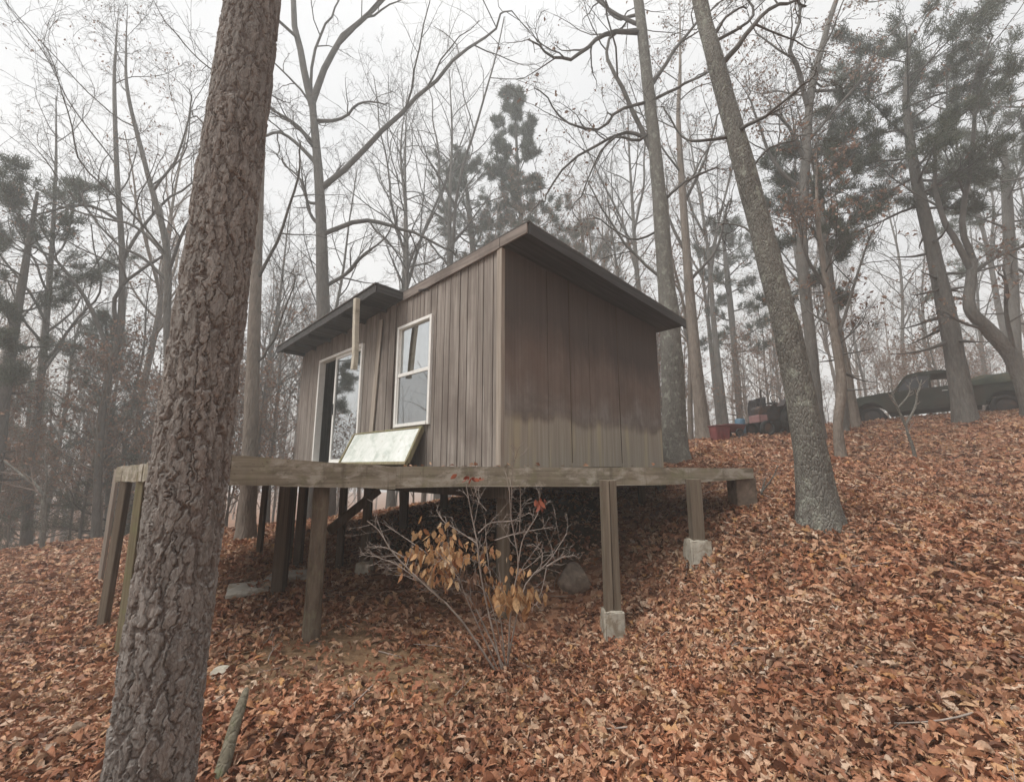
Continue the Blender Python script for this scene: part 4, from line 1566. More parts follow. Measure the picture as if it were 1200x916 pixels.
# ================================================================== FOREGROUND PINE (plated bark)
def build_big_pine():
    Y = 1.95
    b = at(195, 640, Y)
    x0, x1 = -1.43, -1.46
    zb = g1(x0, Y)
    base = np.array([x0 - 0.03, Y - 0.02, zb - 0.2])
    root = thing('pine_tree', 'thick flaky barked pine trunk in the near left foreground', 'tree', base)
    H = 13.0
    nz, ns = 1900, 420
    z = np.concatenate([np.linspace(0, 4.6, 1600), np.linspace(4.62, H, nz - 1600)])
    t = z / H
    cx = np.interp(z, [0, 0.6, 1.8, 4.4, 8, H], [0.03, 0.035, 0.03, 0.03, 0.08, 0.2])
    cy = np.interp(z, [0, 4, H], [0, 0.05, 0.2])
    rad = np.interp(z, [0, 0.2, 0.6, 1.8, 4.2, H], [0.185, 0.162, 0.147, 0.145, 0.131, 0.055])
    a = np.arange(ns) * 2 * PI / ns
    A, Z = np.meshgrid(a, z)
    Rg = np.repeat(rad[:, None], ns, 1)
    # flat flaky plates split by ragged furrows, on the unrolled stem
    rng = np.random.RandomState(3)

    def lattice(nu, sv, seed, octv=4, gain=0.55):
        """periodic (around the stem) value noise, -1..1"""
        out, amp, tot = 0.0, 1.0, 0.0
        for o in range(octv):
            r_ = np.random.RandomState(seed + o)
            n_u = nu * 2 ** o
            vv = Z / sv * 2 ** o
            G = r_.uniform(-1, 1, (n_u, int(vv.max()) + 3))
            uu = A / (2 * PI) * n_u
            a0, b0 = np.floor(uu).astype(int), np.floor(vv).astype(int)
            fu, fv = uu - a0, vv - b0
            fu, fv = fu * fu * (3 - 2 * fu), fv * fv * (3 - 2 * fv)
            a0, a1 = a0 % n_u, (a0 + 1) % n_u
            out = out + amp * ((G[a0, b0] * (1 - fu) + G[a1, b0] * fu) * (1 - fv) + (G[a0, b0 + 1] * (1 - fu) + G[a1, b0 + 1] * fu) * fv)
            tot += amp
            amp *= gain
        return out / tot

    def cells(per, sv, warp, aspect, seed):
        r_ = np.random.RandomState(seed)
        w1, w2 = warp
        u = A / (2 * PI) * per + w1
        v = Z / sv + w2
        NV = int(H / sv) + 14
        jx, jy, hv = r_.uniform(0, 1, (per, NV)), r_.uniform(0, 1, (per, NV)), r_.uniform(0, 1, (per, NV))
        iu, iv = np.floor(u).astype(int), np.floor(v).astype(int)
        d1, d2, pv, ty = np.full(u.shape, 9.0), np.full(u.shape, 9.0), np.zeros(u.shape), np.zeros(u.shape)
        for du in (-2, -1, 0, 1, 2):
            for dv in (-2, -1, 0, 1, 2):
                cu, cv = iu + du, iv + dv
                k, l = cu % per, (cv + 5) % NV
                ex, ey = u - (cu + jx[k, l]), v - (cv + jy[k, l])
                dd = np.maximum(np.abs(ex), np.abs(ey) * aspect) * 0.6 + 0.4 * np.sqrt(ex ** 2 + (ey * aspect) ** 2)
                near = dd < d1
                d2 = np.where(near, d1, np.minimum(d2, dd))
                pv = np.where(near, hv[k, l], pv)
                ty = np.where(near, ey, ty)
                d1 = np.where(near, dd, d1)
        return d2 - d1, pv, ty
    rag = lattice(30, 0.04, 40, 4, 0.65)
    soft = lattice(5, 0.25, 20, 3)
    g1_, pv, ty = cells(17, 0.18, (0.45 * soft + 0.55 * rag, 0.5 * lattice(6, 0.2, 30, 3) + 0.2 * lattice(20, 0.06, 60, 3)), 0.62, 3)
    e = np.clip((g1_ - 0.05 + 0.10 * rag) / 0.10, 0, 1)
    g2_, pv2, ty2 = cells(40, 0.07, (0.5 * soft + 0.6 * rag, 0.6 * lattice(14, 0.1, 70, 3)), 0.7, 5)
    e2 = np.clip(g2_ / 0.07, 0, 1)
    lowb = np.clip(1.25 - Z / 6.0, 0.35, 1.0)
    grain = lattice(60, 0.06, 80, 3, 0.6)
    disp = lowb * (-0.009 * (1 - e) + 0.006 * (pv - 0.5) + e * (0.0055 * (np.round(pv2 * 3) / 3 - 0.5) - 0.002 * (1 - e2) + 0.004 * ty2 * np.sign(pv2 - 0.5))) + 0.0030 * grain + 0.0016 * lattice(140, 0.02, 95, 2, 0.6)
    Rr = Rg + disp + Rg * 0.02 * np.cos(A * 3 + 1 + Z * 0.4) + 0.06 * np.exp(-Z / 0.25) * np.maximum(0, np.cos(A * 5 + 0.6))
    e = np.clip(e * 0.75 + 0.25 * e2, 0, 1)
    pv = np.clip(0.6 * pv + 0.4 * pv2, 0, 1)
    V = np.stack([cx[:, None] + Rr * np.cos(A), cy[:, None] + Rr * np.sin(A), Z], -1).reshape(-1, 3)
    idx = np.arange(nz * ns).reshape(nz, ns)
    nx = np.roll(idx, -1, 1)
    Q = np.stack([idx[:-1], nx[:-1], nx[1:], idx[1:]], -1).reshape(-1, 4)
    me = mk_mesh('trunk', V, [Q], 'plate_bark')
    at_ = me.attributes.new('plate', 'FLOAT', 'POINT')
    at_.data.foreach_set('value', pv.ravel().astype(np.float32))
    ed = me.attributes.new('edge', 'FLOAT', 'POINT')
    ed.data.foreach_set('value', e.ravel().astype(np.float32))
    link('trunk', me, root)
    # high crown (above the frame)
    rng = np.random.RandomState(8)
    C = np.stack([np.interp(np.linspace(7.5, H, 20), z, cx), np.interp(np.linspace(7.5, H, 20), z, cy), np.linspace(7.5, H, 20)], 1)[None]
    RR = np.interp(C[0, :, 2], z, rad)[None]
    LP, LR = spawn(C, RR, 16, 0.1, 0.99, 0.4, 1.15, 6, 0.1, 0.05, rng, 0.35, 1.0, 0.008)
    P2, R2 = spawn(LP, LR, 5, 0.35, 1, 0.4, 0.8, 4, 0.12, 0.08, rng, 0.5, 0.3, 0.004)
    V, Q = join([tubes(LP, LR, 6), tubes(P2, R2, 4)])
    cr = link('crown', mk_mesh('crown', V, [Q], 'brown_twig'), root)
    NV_, NQ = needle_clumps(np.concatenate([P2[:, -1], P2[:, 2], LP[:, -1]]), np.concatenate([nrm(P2[:, -1] - P2[:, 0])] * 2 + [nrm(LP[:, -1] - LP[:, 0])]), rng, 30, 0.2)
    link('needles', mk_mesh('needles', NV_, [NQ], 'needle', False), cr)


def m_plate():
    m, nt, b = new_mat('plate_bark')
    at1 = N(nt, 'ShaderNodeAttribute', attribute_name='plate')
    at2 = N(nt, 'ShaderNodeAttribute', attribute_name='edge')
    base = ramp(nt, at1.outputs['Fac'], [(0.1, (0.10, 0.085, 0.075)), (0.35, (0.18, 0.155, 0.138)), (0.6, (0.255, 0.228, 0.205)), (0.75, (0.21, 0.155, 0.125)), (0.95, (0.36, 0.335, 0.31))]).outputs[0]
    n1 = noise(nt, coords(nt, (1, 1, 0.4)), 48, 9, 0.75, 0.8)
    c = mixc(nt, 0.6, base, ramp(nt, n1, [(0.32, (0.075, 0.062, 0.055)), (0.5, (0.19, 0.168, 0.15)), (0.7, (0.42, 0.39, 0.36))]).outputs[0])
    n2 = noise(nt, coords(nt, (1, 1, 0.45)), 5, 5, 0.65)
    c = mixc(nt, ramp(nt, n2, [(0.42, (0, 0, 0)), (0.66, (0.55, 0.55, 0.55))]).outputs[0], c, (0.24, 0.225, 0.205))
    vk = N(nt, 'ShaderNodeTexVoronoi')
    vk.feature = 'DISTANCE_TO_EDGE'
    vk.inputs['Scale'].default_value = 40
    wv = N(nt, 'ShaderNodeVectorMath', operation='ADD')
    nt.links.new(coords(nt, (1, 1, 0.3)), wv.inputs[0])
    wn = N(nt, 'ShaderNodeTexNoise')
    wn.inputs['Scale'].default_value = 30
    wn.inputs['Detail'].default_value = 4
    ws = N(nt, 'ShaderNodeVectorMath', operation='SCALE')
    nt.links.new(coords(nt, (1, 1, 0.6)), wn.inputs['Vector'])
    nt.links.new(wn.outputs['Color'], ws.inputs[0])
    ws.inputs['Scale'].default_value = 0.045
    nt.links.new(ws.outputs[0], wv.inputs[1])
    nt.links.new(wv.outputs[0], vk.inputs['Vector'])
    c = mixc(nt, ramp(nt, vk.outputs['Distance'], [(0.0, (0.7, 0.7, 0.7)), (0.06, (0, 0, 0))]).outputs[0], c, (0.085, 0.065, 0.055))
    # inner bark in the furrows is a redder brown
    c = mixc(nt, ramp(nt, at2.outputs['Fac'], [(0.0, (0.9, 0.9, 0.9)), (0.6, (0, 0, 0))]).outputs[0], c, (0.075, 0.05, 0.042))
    hs = nt.nodes.new('ShaderNodeHueSaturation')
    hs.inputs['Saturation'].default_value = 0.8
    hs.inputs['Value'].default_value = 1.08
    nt.links.new(c, hs.inputs['Color'])
    nt.links.new(hs.outputs[0], b.inputs['Base Color'])
    b.inputs['Roughness'].default_value = 0.95
    b.inputs['Specular IOR Level'].default_value = 0.15
    n9 = noise(nt, coords(nt, (1, 1, 0.5)), 90, 6, 0.75, 0.6)
    bump(nt, b, mixc(nt, 0.5, n1, n9), 1.0, 0.007)
    return m


M['plate_bark'] = m_plate()
build_big_pine()

# ================================================================== TRACED TREES
# forked oak left of the cabin
Y = 13.5
traced_tree('oak_tree', 'forked bare oak rising behind the left end of the cabin', [(385, 560), (379, 370), (375, 230), (366, 120)], Y, [17, 15, 11, 7.5],
            [([(366, 125), (352, 60), (342, -20), (338, -60)], 9), ([(367, 120), (385, 70), (420, 28), (460, -10), (490, -40)], 8),
             ([(383, 222), (440, 165), (490, 115), (540, 65), (580, 30)], 7), ([(386, 275), (430, 258), (470, 268), (510, 285)], 6),
             ([(371, 195), (345, 165), (320, 155), (290, 170)], 5), ([(366, 172), (345, 145), (322, 130)], 5),
             ([(373, 140), (400, 140), (420, 122), (440, 120)], 4), ([(366, 126), (352, 105), (330, 82), (305, 60)], 3),
             ([(383, 238), (360, 235), (352, 210), (335, 195)], 4), ([(366, 124), (364, 90), (375, 40), (392, 15), (400, -10)], 4)],
            31, 'grey_bark', dens=(8, 5, 4), extra=5, first=0.5, spread=0.25, extend=0.0, flare=1.2)
# tall oak behind the right end of the cabin
Y = 9.2
traced_tree('oak_tree', 'tall straight grey oak right behind the far end of the side wall', [(791, 545), (788, 430), (778, 300), (768, 180), (757, 80), (748, 0)], Y, [29, 25, 17.5, 14.5, 12.5, 11],
            [([(748, 38), (715, 38), (690, 55), (664, 70), (640, 62)], 6, -0.6), ([(765, 190), (735, 115), (712, 70), (716, 45), (735, 25)], 6, 0.5),
             ([(757, 120), (725, 130), (700, 152), (660, 140), (640, 115)], 4, -0.4), ([(768, 165), (740, 155), (715, 162), (668, 190), (640, 230)], 5, 0.4),
             ([(762, 105), (790, 60), (815, 30), (840, 5)], 5, 0.8), ([(770, 120), (800, 100), (830, 85)], 4, -0.7),
             ([(764, 155), (745, 165), (722, 160), (700, 185), (680, 230)], 4, 0.2), ([(780, 330), (745, 300), (715, 260), (690, 215)], 4, 0.9),
             ([(750, 30), (725, 18), (695, -5), (690, -30)], 5), ([(778, 270), (740, 280), (700, 255)], 3, 0.5), ([(772, 240), (800, 215), (830, 200)], 4)],
            32, 'oak_bark', dens=(7, 5, 4), extra=7, first=0.55, spread=0.22, extend=4.0, leaves=200)
# leaning oak in front on the right
Y = 5.0
traced_tree('oak_tree', 'leaning lichen spotted oak rising from leaves right of the deck', [(961, 612, 5.0), (948, 520, 5.0), (925, 400, 5.05), (900, 300, 5.1), (868, 180, 5.15), (838, 70, 5.2), (820, 0, 5.25)], Y, [43, 33, 28, 25, 22, 18, 16],
            [([(846, 64), (875, 42), (900, 12), (935, 0)], 7, 0.5), ([(872, 30), (882, 20), (868, -10)], 4), ([(860, 145), (885, 142), (905, 130), (940, 100)], 5, -0.6),
             ([(842, 150), (820, 165), (800, 160), (780, 130)], 4, 0.6), ([(905, 300), (875, 268), (850, 262)], 3, 0.5), ([(828, 30), (850, 22), (870, 8)], 4, 0.3),
             ([(870, 200), (900, 175), (930, 165)], 3, 0.4)],
            33, 'oak_bark', dens=(5, 4, 4), extra=6, first=0.66, spread=0.22, extend=5.0, sides=40, rings=220, rough=0.045, flare=1.28)
# crooked dark oak behind it
Y = 11.5
traced_tree('crooked_oak', 'crooked dark oak showing right of the leaning oak', [(958, 500), (950, 400), (940, 300), (943, 210), (950, 110), (962, 60), (976, 12)], Y, [13, 12, 11, 10, 8, 6.5, 5.5],
            [([(948, 130), (935, 80), (925, 60), (938, 20), (930, -20)], 6), ([(950, 108), (985, 105), (1010, 95)], 4), ([(942, 225), (915, 200), (895, 165), (880, 120)], 5),
             ([(941, 250), (970, 220), (1000, 180)], 4), ([(940, 190), (925, 150), (905, 130)], 4)],
            34, 'grey_bark', dens=(8, 5, 4), extra=8, first=0.35, spread=0.25, extend=3.0, leaves=900)
# slim trunk left of cabin, behind the big pine
Y = 9.2
traced_tree('bare_tree', 'slim bare tree close behind the big pine, left of the deck', [(289, 632), (294, 500), (300, 330), (306, 180), (310, 60)], Y, [19, 16, 12, 8, 5],
            [([(300, 330), (330, 270), (350, 200)], 4), ([(303, 240), (270, 190), (235, 140)], 4), ([(297, 430), (320, 400), (345, 330)], 3)],
            35, 'brown_bark', dens=(7, 5, 4), extra=9, first=0.45, spread=0.26, extend=4.0)
# thin left stem seen through branches
Y = 11.0
traced_tree('bare_tree', 'slender dark tree leaning over the left hollow beside the big pine', [(196, 560), (196, 380), (195, 290), (172, 200), (150, 110)], Y, [8, 7.5, 7, 5, 3.5],
            [([(195, 300), (160, 265), (120, 255), (60, 240)], 4), ([(196, 330), (165, 300), (130, 280), (95, 230)], 4), ([(195, 320), (215, 270), (235, 240)], 4), ([(180, 225), (210, 180), (225, 120)], 3)],
            36, 'grey_bark', dens=(8, 5, 4), extra=9, first=0.4, spread=0.3, extend=3.0)
Y = 13.0
traced_tree('bare_tree', 'twin stemmed bare tree in the left thicket', [(112, 620), (120, 480), (140, 390), (143, 300), (137, 200), (134, 100)], Y, [8, 7.5, 7, 6, 5, 3.5],
            [([(120, 400), (135, 350), (160, 320), (190, 300)], 5), ([(118, 420), (100, 350), (70, 310), (40, 290)], 5), ([(140, 310), (165, 270), (200, 230), (230, 210)], 4), ([(138, 260), (100, 240), (50, 250)], 4)],
            37, 'grey_bark', dens=(8, 5, 4), extra=10, first=0.45, spread=0.3, extend=3.0, leaves=300)
# right hill trees
Y = 13.5
traced_tree('bare_tree', 'pale trunked bare tree between the cabin and the red metal bin', [(826, 518), (818, 450), (808, 340), (800, 230), (795, 140)], Y, [17, 14, 10.5, 8, 5],
            [([(812, 330), (840, 290), (852, 240)], 4), ([(804, 300), (780, 250), (770, 200)], 4), ([(800, 240), (825, 190), (840, 140)], 4), ([(818, 420), (800, 380), (790, 340)], 3)],
            38, 'brown_bark', dens=(8, 5, 4), extra=10, first=0.4, spread=0.28, extend=4.0, leaves=600)
Y = 9.3
traced_tree('bare_tree', 'thin crooked tree with bent foot just right of the leaning oak', [(986, 541), (982, 500), (986, 450), (978, 390), (966, 320), (958, 250)], Y, [11, 9.5, 10.5, 8, 6, 4.5],
            [([(980, 400), (1000, 340), (1015, 290)], 4), ([(970, 340), (945, 300), (935, 260)], 4)],
            39, 'brown_bark', dens=(7, 5, 4), extra=8, first=0.4, spread=0.28, extend=2.0, leaves=500)
Y = 11.3
traced_tree('bent_tree', 'bent forked tree arching over the old pickup at the right edge', [(1212, 478), (1190, 425), (1160, 388), (1137, 362), (1138, 327), (1140, 305)], Y, [18, 16, 13.5, 11, 10, 9],
            [([(1139, 318), (1112, 270), (1097, 230), (1094, 190), (1105, 140)], 7), ([(1140, 305), (1130, 270), (1135, 210), (1142, 150), (1150, 80)], 7), ([(1142, 322), (1170, 300), (1205, 285)], 5),
             ([(1160, 388), (1130, 378), (1105, 365)], 4), ([(1190, 425), (1180, 370), (1178, 330)], 5)],
            40, 'grey_bark', dens=(8, 5, 4), extra=0, extend=0.0, leaves=300)
Y = 15.5
for i, (tr, wd, lb) in enumerate([([(994, 497), (981, 420), (968, 340), (958, 250)], [7, 6.5, 6, 4], 'leftmost of the slim leaning trees before the old pickup'),
                                  ([(1004, 500), (992, 430), (978, 360), (966, 270)], [9, 8, 7, 5], 'thickest of the slim leaning trees before the old pickup')]):
    traced_tree('bare_tree', lb, tr, Y - 1.5 - i * 0.6, wd, [], 50 + i, 'brown_bark', dens=(7, 5, 3), extra=12, first=0.4, spread=0.3, extend=4.0, leaves=300)

# ================================================================== PINES
def pine_px(name, label, pts, Y, widths, seed, **kw):
    P = px_path(pts, Y)
    b = P[0].copy()
    b[2] = min(b[2], g1(b[0], b[1]) - 0.2)
    if P[0][2] - b[2] > 0.6:
        P = np.vstack([b, P])
        widths = [widths[0]] + widths
        pts = [pts[0]] + list(pts)
    else:
        P[0] = b
    R = [px_r(w, Y, p[1]) for w, p in zip(widths, pts)]
    return pine_tree(name, label, 'tree', P - b, R, seed, loc=b, **kw)


pine_px('pine_tree', 'tall narrow pine standing clear above the cabin roof', [(622, 500), (613, 300), (607, 200), (602, 100)], 22, [7, 6, 4, 1.5], 61, first=0.46, nb=36, spread=3.1, shape='cone', tuft=52, L=0.24, w=0.012, dead=3, sub=8)
pine_px('pine_tree', 'shorter broad pine just left of the tall narrow pine', [(560, 480), (556, 320), (550, 250), (543, 190)], 24, [9, 8, 6, 2], 62, first=0.52, nb=26, spread=3.4, shape='round', tuft=34, L=0.24, w=0.012, dead=10)
pine_px('pine_tree', 'small pine crown peeping over the right slope of the roof', [(695, 500), (690, 380), (682, 262)], 27, [7, 6, 2], 63, first=0.6, nb=20, spread=2.6, shape='round', tuft=34, L=0.26, w=0.013)
pine_px('pine_tree', 'leaning pine with layered crown at the far left edge', [(-6, 560), (8, 440), (28, 320), (44, 225)], 12.5, [12, 11, 7, 3], 64, first=0.48, nb=20, spread=2.3, shape='layer', flat=0.15, tuft=56, L=0.15, w=0.008, dead=14, sub=9)
pine_px('big_pine', 'big spreading pine leaning over the old pickup on the hill', [(1131, 487), (1112, 380), (1090, 280), (1072, 200), (1062, 120), (1066, 40)], 12, [21, 17, 12.5, 10, 7, 3], 65, first=0.48, nb=30, spread=3.1, shape='layer', flat=0.2, tuft=60, L=0.15, w=0.008, dead=14, sub=10, bias=(0.3, 0, 0))
pine_px('pine_tree', 'dark shaggy pine between the leaning oak and the big pine', [(990, 520), (984, 420), (972, 320), (962, 235), (955, 170)], 12.6, [11, 9, 8, 6, 2.5], 66, first=0.45, nb=20, spread=2.2, shape='layer', flat=0.25, tuft=56, L=0.15, w=0.008, dead=10, sub=9)
pine_px('pine_tree', 'faint small pine right of the tall oak, left of the leaning oak', [(868, 500), (860, 400), (852, 320), (846, 265)], 25, [8, 7, 6, 2], 67, first=0.45, nb=20, spread=2.6, shape='round', tuft=34, L=0.26, w=0.013)
pine_px('pine_sapling', 'bushy grey green young pine filling the left hollow', [(128, 610), (127, 520), (126, 430), (124, 372)], 15, [8, 7, 5, 2], 68, first=0.15, nb=40, spread=2.4, shape='cone', flat=0.15, tuft=20, L=0.14, w=0.007)
pine_px('pine_sapling', 'lower bushy young pine at the left edge under the layered pine', [(30, 620), (32, 540), (35, 440)], 17, [7, 6, 2], 69, first=0.15, nb=34, spread=2.4, shape='cone', flat=0.15, tuft=20, L=0.14, w=0.007)
pine_px('pine_tree', 'pine with dark crown behind the leaning pine at the right edge', [(1190, 470), (1186, 350), (1180, 230), (1176, 160)], 17, [14, 12, 9, 3], 70, first=0.55, nb=18, spread=3.0, shape='layer', flat=0.2, tuft=44, L=0.18, w=0.009)
pine_px('pine_tree', 'tall pine whose crown tops the upper right corner', [(1245, 470), (1235, 300), (1222, 150), (1215, 60)], 15, [16, 14, 11, 3], 71, first=0.5, nb=18, spread=2.6, shape='layer', flat=0.2, tuft=44, L=0.18, w=0.009)

# ================================================================== BACKGROUND TREES
templates = [
    bare_template('bare_tree', 101, 17, 0.16, 0.35, 20),
    bare_template('bare_tree', 102, 19, 0.18, 0.42, 18, fork=True, bark='brown_bark', twig='brown_twig'),
    bare_template('bare_tree', 103, 15, 0.12, 0.28, 22, leaves=350),
    bare_template('bare_tree', 104, 20, 0.19, 0.48, 16, spread=0.3, fork=True),
    bare_template('bare_tree', 105, 14, 0.12, 0.25, 22, lean=0.07, leaves=500, bark='brown_bark', twig='brown_twig'),
    bare_template('bare_tree', 106, 18, 0.14, 0.38, 20, lean=0.06, ang=0.7),
]
sap = [
    bare_template('leafy_sapling', 111, 5.5, 0.05, 0.12, 22, dens=(5, 4, 3), lean=0.09, leaves=650, bark='brown_bark', twig='brown_twig', spread=0.45),
    bare_template('leafy_sapling', 112, 4.2, 0.035, 0.1, 20, dens=(5, 4, 3), lean=0.12, leaves=450, bark='brown_bark', twig='brown_twig', spread=0.5),
    bare_template('leafy_sapling', 113, 6.5, 0.05, 0.15, 20, dens=(5, 4, 3), lean=0.08, leaves=250, bark='grey_bark', twig='twig', spread=0.4),
]
for s in sap:
    s['category'] = 'sapling'
rng = np.random.RandomState(77)
placed = []
used = set()
LAB = {
    'left': ('bare grey forest tree standing in the misty hollow on the left', 'trees in the left hollow'),
    'mid': ('bare grey forest tree standing beyond the cabin roof', 'trees beyond the cabin'),
    'right': ('bare grey forest tree standing on or past the leafy hill crest', 'trees on the hill crest'),
}


def free(x, y, dmin):
    c, s = math.cos(RZ), math.sin(RZ)
    lx = (x - CORNER.x) * c + (y - CORNER.y) * s
    ly = -(x - CORNER.x) * s + (y - CORNER.y) * c
    if -2.6 < lx < LX + 1.2 and -2 < ly < LY + 1.4:
        return False
    if 10 < x < 24 and 11.5 < y < 19.5:
        return False
    if 4.2 < x < 10 and 10.5 < y < 15.5:
        return False
    return all((x - a) ** 2 + (y - b) ** 2 > dmin * dmin for a, b in placed)


def place_tree(tm, x, y, scale, label, group):
    placed.append((x, y))
    loc = (x, y, g1(x, y))
    rz = rng.uniform(0, 2 * PI)
    tilt = (rng.normal(0, 0.03), rng.normal(0, 0.03))
    if id(tm) not in used:
        used.add(id(tm))
        tm.location = loc
        tm.rotation_euler = (tilt[0], tilt[1], rz)
        tm.scale = (scale,) * 3
        tm['label'] = label
        tm['group'] = group
        return tm
    return copy_thing(tm, loc, rz, scale, label, group, tilt)


n = 0
tries = 0
while n < 140 and tries < 6000:
    tries += 1
    px = rng.uniform(-90, 1290)
    Yd = 15 + 37 * rng.uniform() ** 0.9
    x = (px - 600) / 512 * Yd
    if abs(x) > 58 or not free(x, Yd, 1.3):
        continue
    reg = 'left' if px < 430 else ('mid' if px < 790 else 'right')
    place_tree(templates[rng.randint(len(templates))], x, Yd, rng.uniform(0.75, 1.12), *LAB[reg])
    n += 1
n = 0
while n < 46:
    px = rng.uniform(-60, 330)
    Yd = rng.uniform(11.5, 26)
    x = (px - 600) / 512 * Yd
    if not free(x, Yd, 0.7):
        continue
    place_tree(sap[rng.randint(3)], x, Yd, rng.uniform(0.7, 1.15), 'thin russet leaved sapling in the brushy thicket on the left', 'saplings in the left thicket')
    n += 1
n = 0
while n < 26:
    px = rng.uniform(780, 1290)
    Yd = rng.uniform(17, 32)
    x = (px - 600) / 512 * Yd
    if not free(x, Yd, 0.8):
        continue
    place_tree(sap[rng.randint(3)], x, Yd, rng.uniform(0.7, 1.15), 'thin russet leaved sapling on the hill crest behind the old vehicles', 'saplings behind the vehicles')
    n += 1
n = 0
while n < 14:
    px = rng.uniform(380, 780)
    Yd = rng.uniform(15, 30)
    x = (px - 600) / 512 * Yd
    if not free(x, Yd, 0.8):
        continue
    place_tree(sap[rng.randint(3)], x, Yd, rng.uniform(0.8, 1.2), 'thin russet leaved sapling growing behind the cabin', 'saplings behind the cabin')
    n += 1


# individual small saplings the photo shows singly
def small_sapling(label, px, py, Y, lines, seed):
    b = at(px, py, Y)
    z = g1(b.x, b.y)
    root = thing('bare_sapling', label, 'sapling', (b.x, b.y, z))
    B = np.array([b.x, b.y, z])
    P, R = [], []
    for pts, w in lines:
        q = np.array([at(p[0], p[1], Y)[:] for p in pts]) - B
        P.append(catmull(q, 10))
        r = px_r(w, Y, pts[0][1])
        R.append(np.linspace(r, r * 0.4, 10))
    P[0][0][2] = -0.1
    rr = np.random.RandomState(seed)
    PP, RR = np.stack(P), np.stack(R)
    P2, R2 = spawn(PP, RR, 5, 0.35, 1.0, 0.35, 0.7, 5, 0.12, 0.06, rr, 0.5, 0.1, 0.003)
    P3, R3 = spawn(P2, R2, 3, 0.35, 1.0, 0.5, 0.7, 4, 0.12, 0.06, rr, 0.6, 0.06, 0.002)
    V, Q = join([tubes(PP, RR, 8)])
    link('trunk', mk_mesh('trunk', V, [Q], 'oak_bark'), root)
    V, Q = join([tubes(P2, R2, 5), tubes(P3, R3, 4)])
    link('crown', mk_mesh('crown', V, [Q], 'shrub_twig'), root)


small_sapling('little forked pale sapling standing in front of the old pickup', 1068, 530, 9.2,
              [([(1072, 530), (1064, 508), (1061, 495)], 4), ([(1062, 500), (1052, 478), (1046, 462), (1044, 440)], 3), ([(1061, 498), (1072, 478), (1075, 462), (1080, 445)], 3), ([(1052, 478), (1065, 462), (1066, 448)], 2)], 1)
small_sapling('dark bare sapling curving left at the edge of the left thicket', 50, 640, 9.8,
              [([(50, 640), (52, 600), (48, 575), (30, 560), (5, 540)], 5), ([(51, 598), (44, 570), (30, 555)], 3), ([(48, 605), (55, 560), (50, 530)], 3)], 2)
small_sapling('tiny bare sapling by the stone pier at the deck end', 893, 590, 5.9,
              [([(890, 592), (893, 575), (897, 560)], 3), ([(894, 575), (905, 560), (912, 545)], 2), ([(890, 588), (884, 570), (882, 555)], 2)], 3)


def far_woods():
    """the wood beyond, all round: one mass of thin stems and branches"""
    rng = np.random.RandomState(5)
    n = 520
    th = rng.uniform(-PI, PI, n)
    r = np.sqrt(rng.uniform(54 ** 2, 110 ** 2, n))
    front = np.abs(th) < 1.1
    # a closer band behind the photographer, seen only in the window glass
    back = (~front) & (rng.uniform(size=n) < 0.75)
    r = np.where(back, rng.uniform(11, 40, n), r)
    x, y = r * np.sin(th), r * np.cos(th)
    z = gz(x, y)
    H = rng.uniform(12, 19, n)
    K = 6
    t = np.linspace(0, 1, K)
    P = np.stack([x[:, None] + np.cumsum(rng.normal(0, 0.12, (n, K)), 1), y[:, None] + np.cumsum(rng.normal(0, 0.12, (n, K)), 1), z[:, None] - 0.3 + H[:, None] * t[None]], -1)
    R = (rng.uniform(0.09, 0.2, n)[:, None]) * (1 - 0.85 * t)[None]
    P2, R2 = spawn(P, R, 14, 0.3, 1.0, 0.32, 0.8, 6, 0.16, 0.09, rng, 0.45, 0.8, 0.012)
    P3, R3 = spawn(P2, R2, 5, 0.2, 1.0, 0.5, 0.75, 4, 0.16, 0.05, rng, 0.5, 0.5, 0.008)
    V, Q = join([tubes(P, R, 6), tubes(P2, R2, 4), tubes(P3, R3, 3)])
    tag(link('far_woods', mk_mesh('far_woods', V, [Q], 'brown_twig')), 'far off bare woods fading into the mist all round', 'woods', None, 'stuff')


far_woods()


# ================================================================== VEHICLES AND JUNK ON THE HILL
def wheel(parent, x, y, r, w, name='wheel'):
    mb = MB()
    prof = [(r * 0.62, -w / 2), (r * 0.93, -w / 2), (r, -w * 0.36), (r, w * 0.36), (r * 0.93, w / 2), (r * 0.62, w / 2)]
    n = 28
    rings = [[mb.bm.verts.new((x + a * math.cos(2 * PI * k / n), y + b, a * math.sin(2 * PI * k / n) + r)) for a, b in prof] for k in range(n)]
    for k in range(n):
        A, B = rings[k], rings[(k + 1) % n]
        for i in range(len(prof)):
            j = (i + 1) % len(prof)
            mb.bm.faces.new((A[i], A[j], B[j], B[i]))
    wh = mb.build(name, 'black_rubber', parent, smooth=True)
    mb = MB()
    mb.tube([(x, y - w * 0.42, r), (x, y - w * 0.3, r), (x, y + w * 0.3, r), (x, y + w * 0.42, r)], [r * 0.3, r * 0.63, r * 0.63, r * 0.3], 20)
    mb.build('rim', 'iron', wh, smooth=False)
    return wh


def arch(cx, r, z0, n=9):
    """points of a wheel opening, from right to left along the sill"""
    return [(cx + r * math.cos(a), z0 + r * math.sin(a)) for a in np.linspace(0, PI, n)]


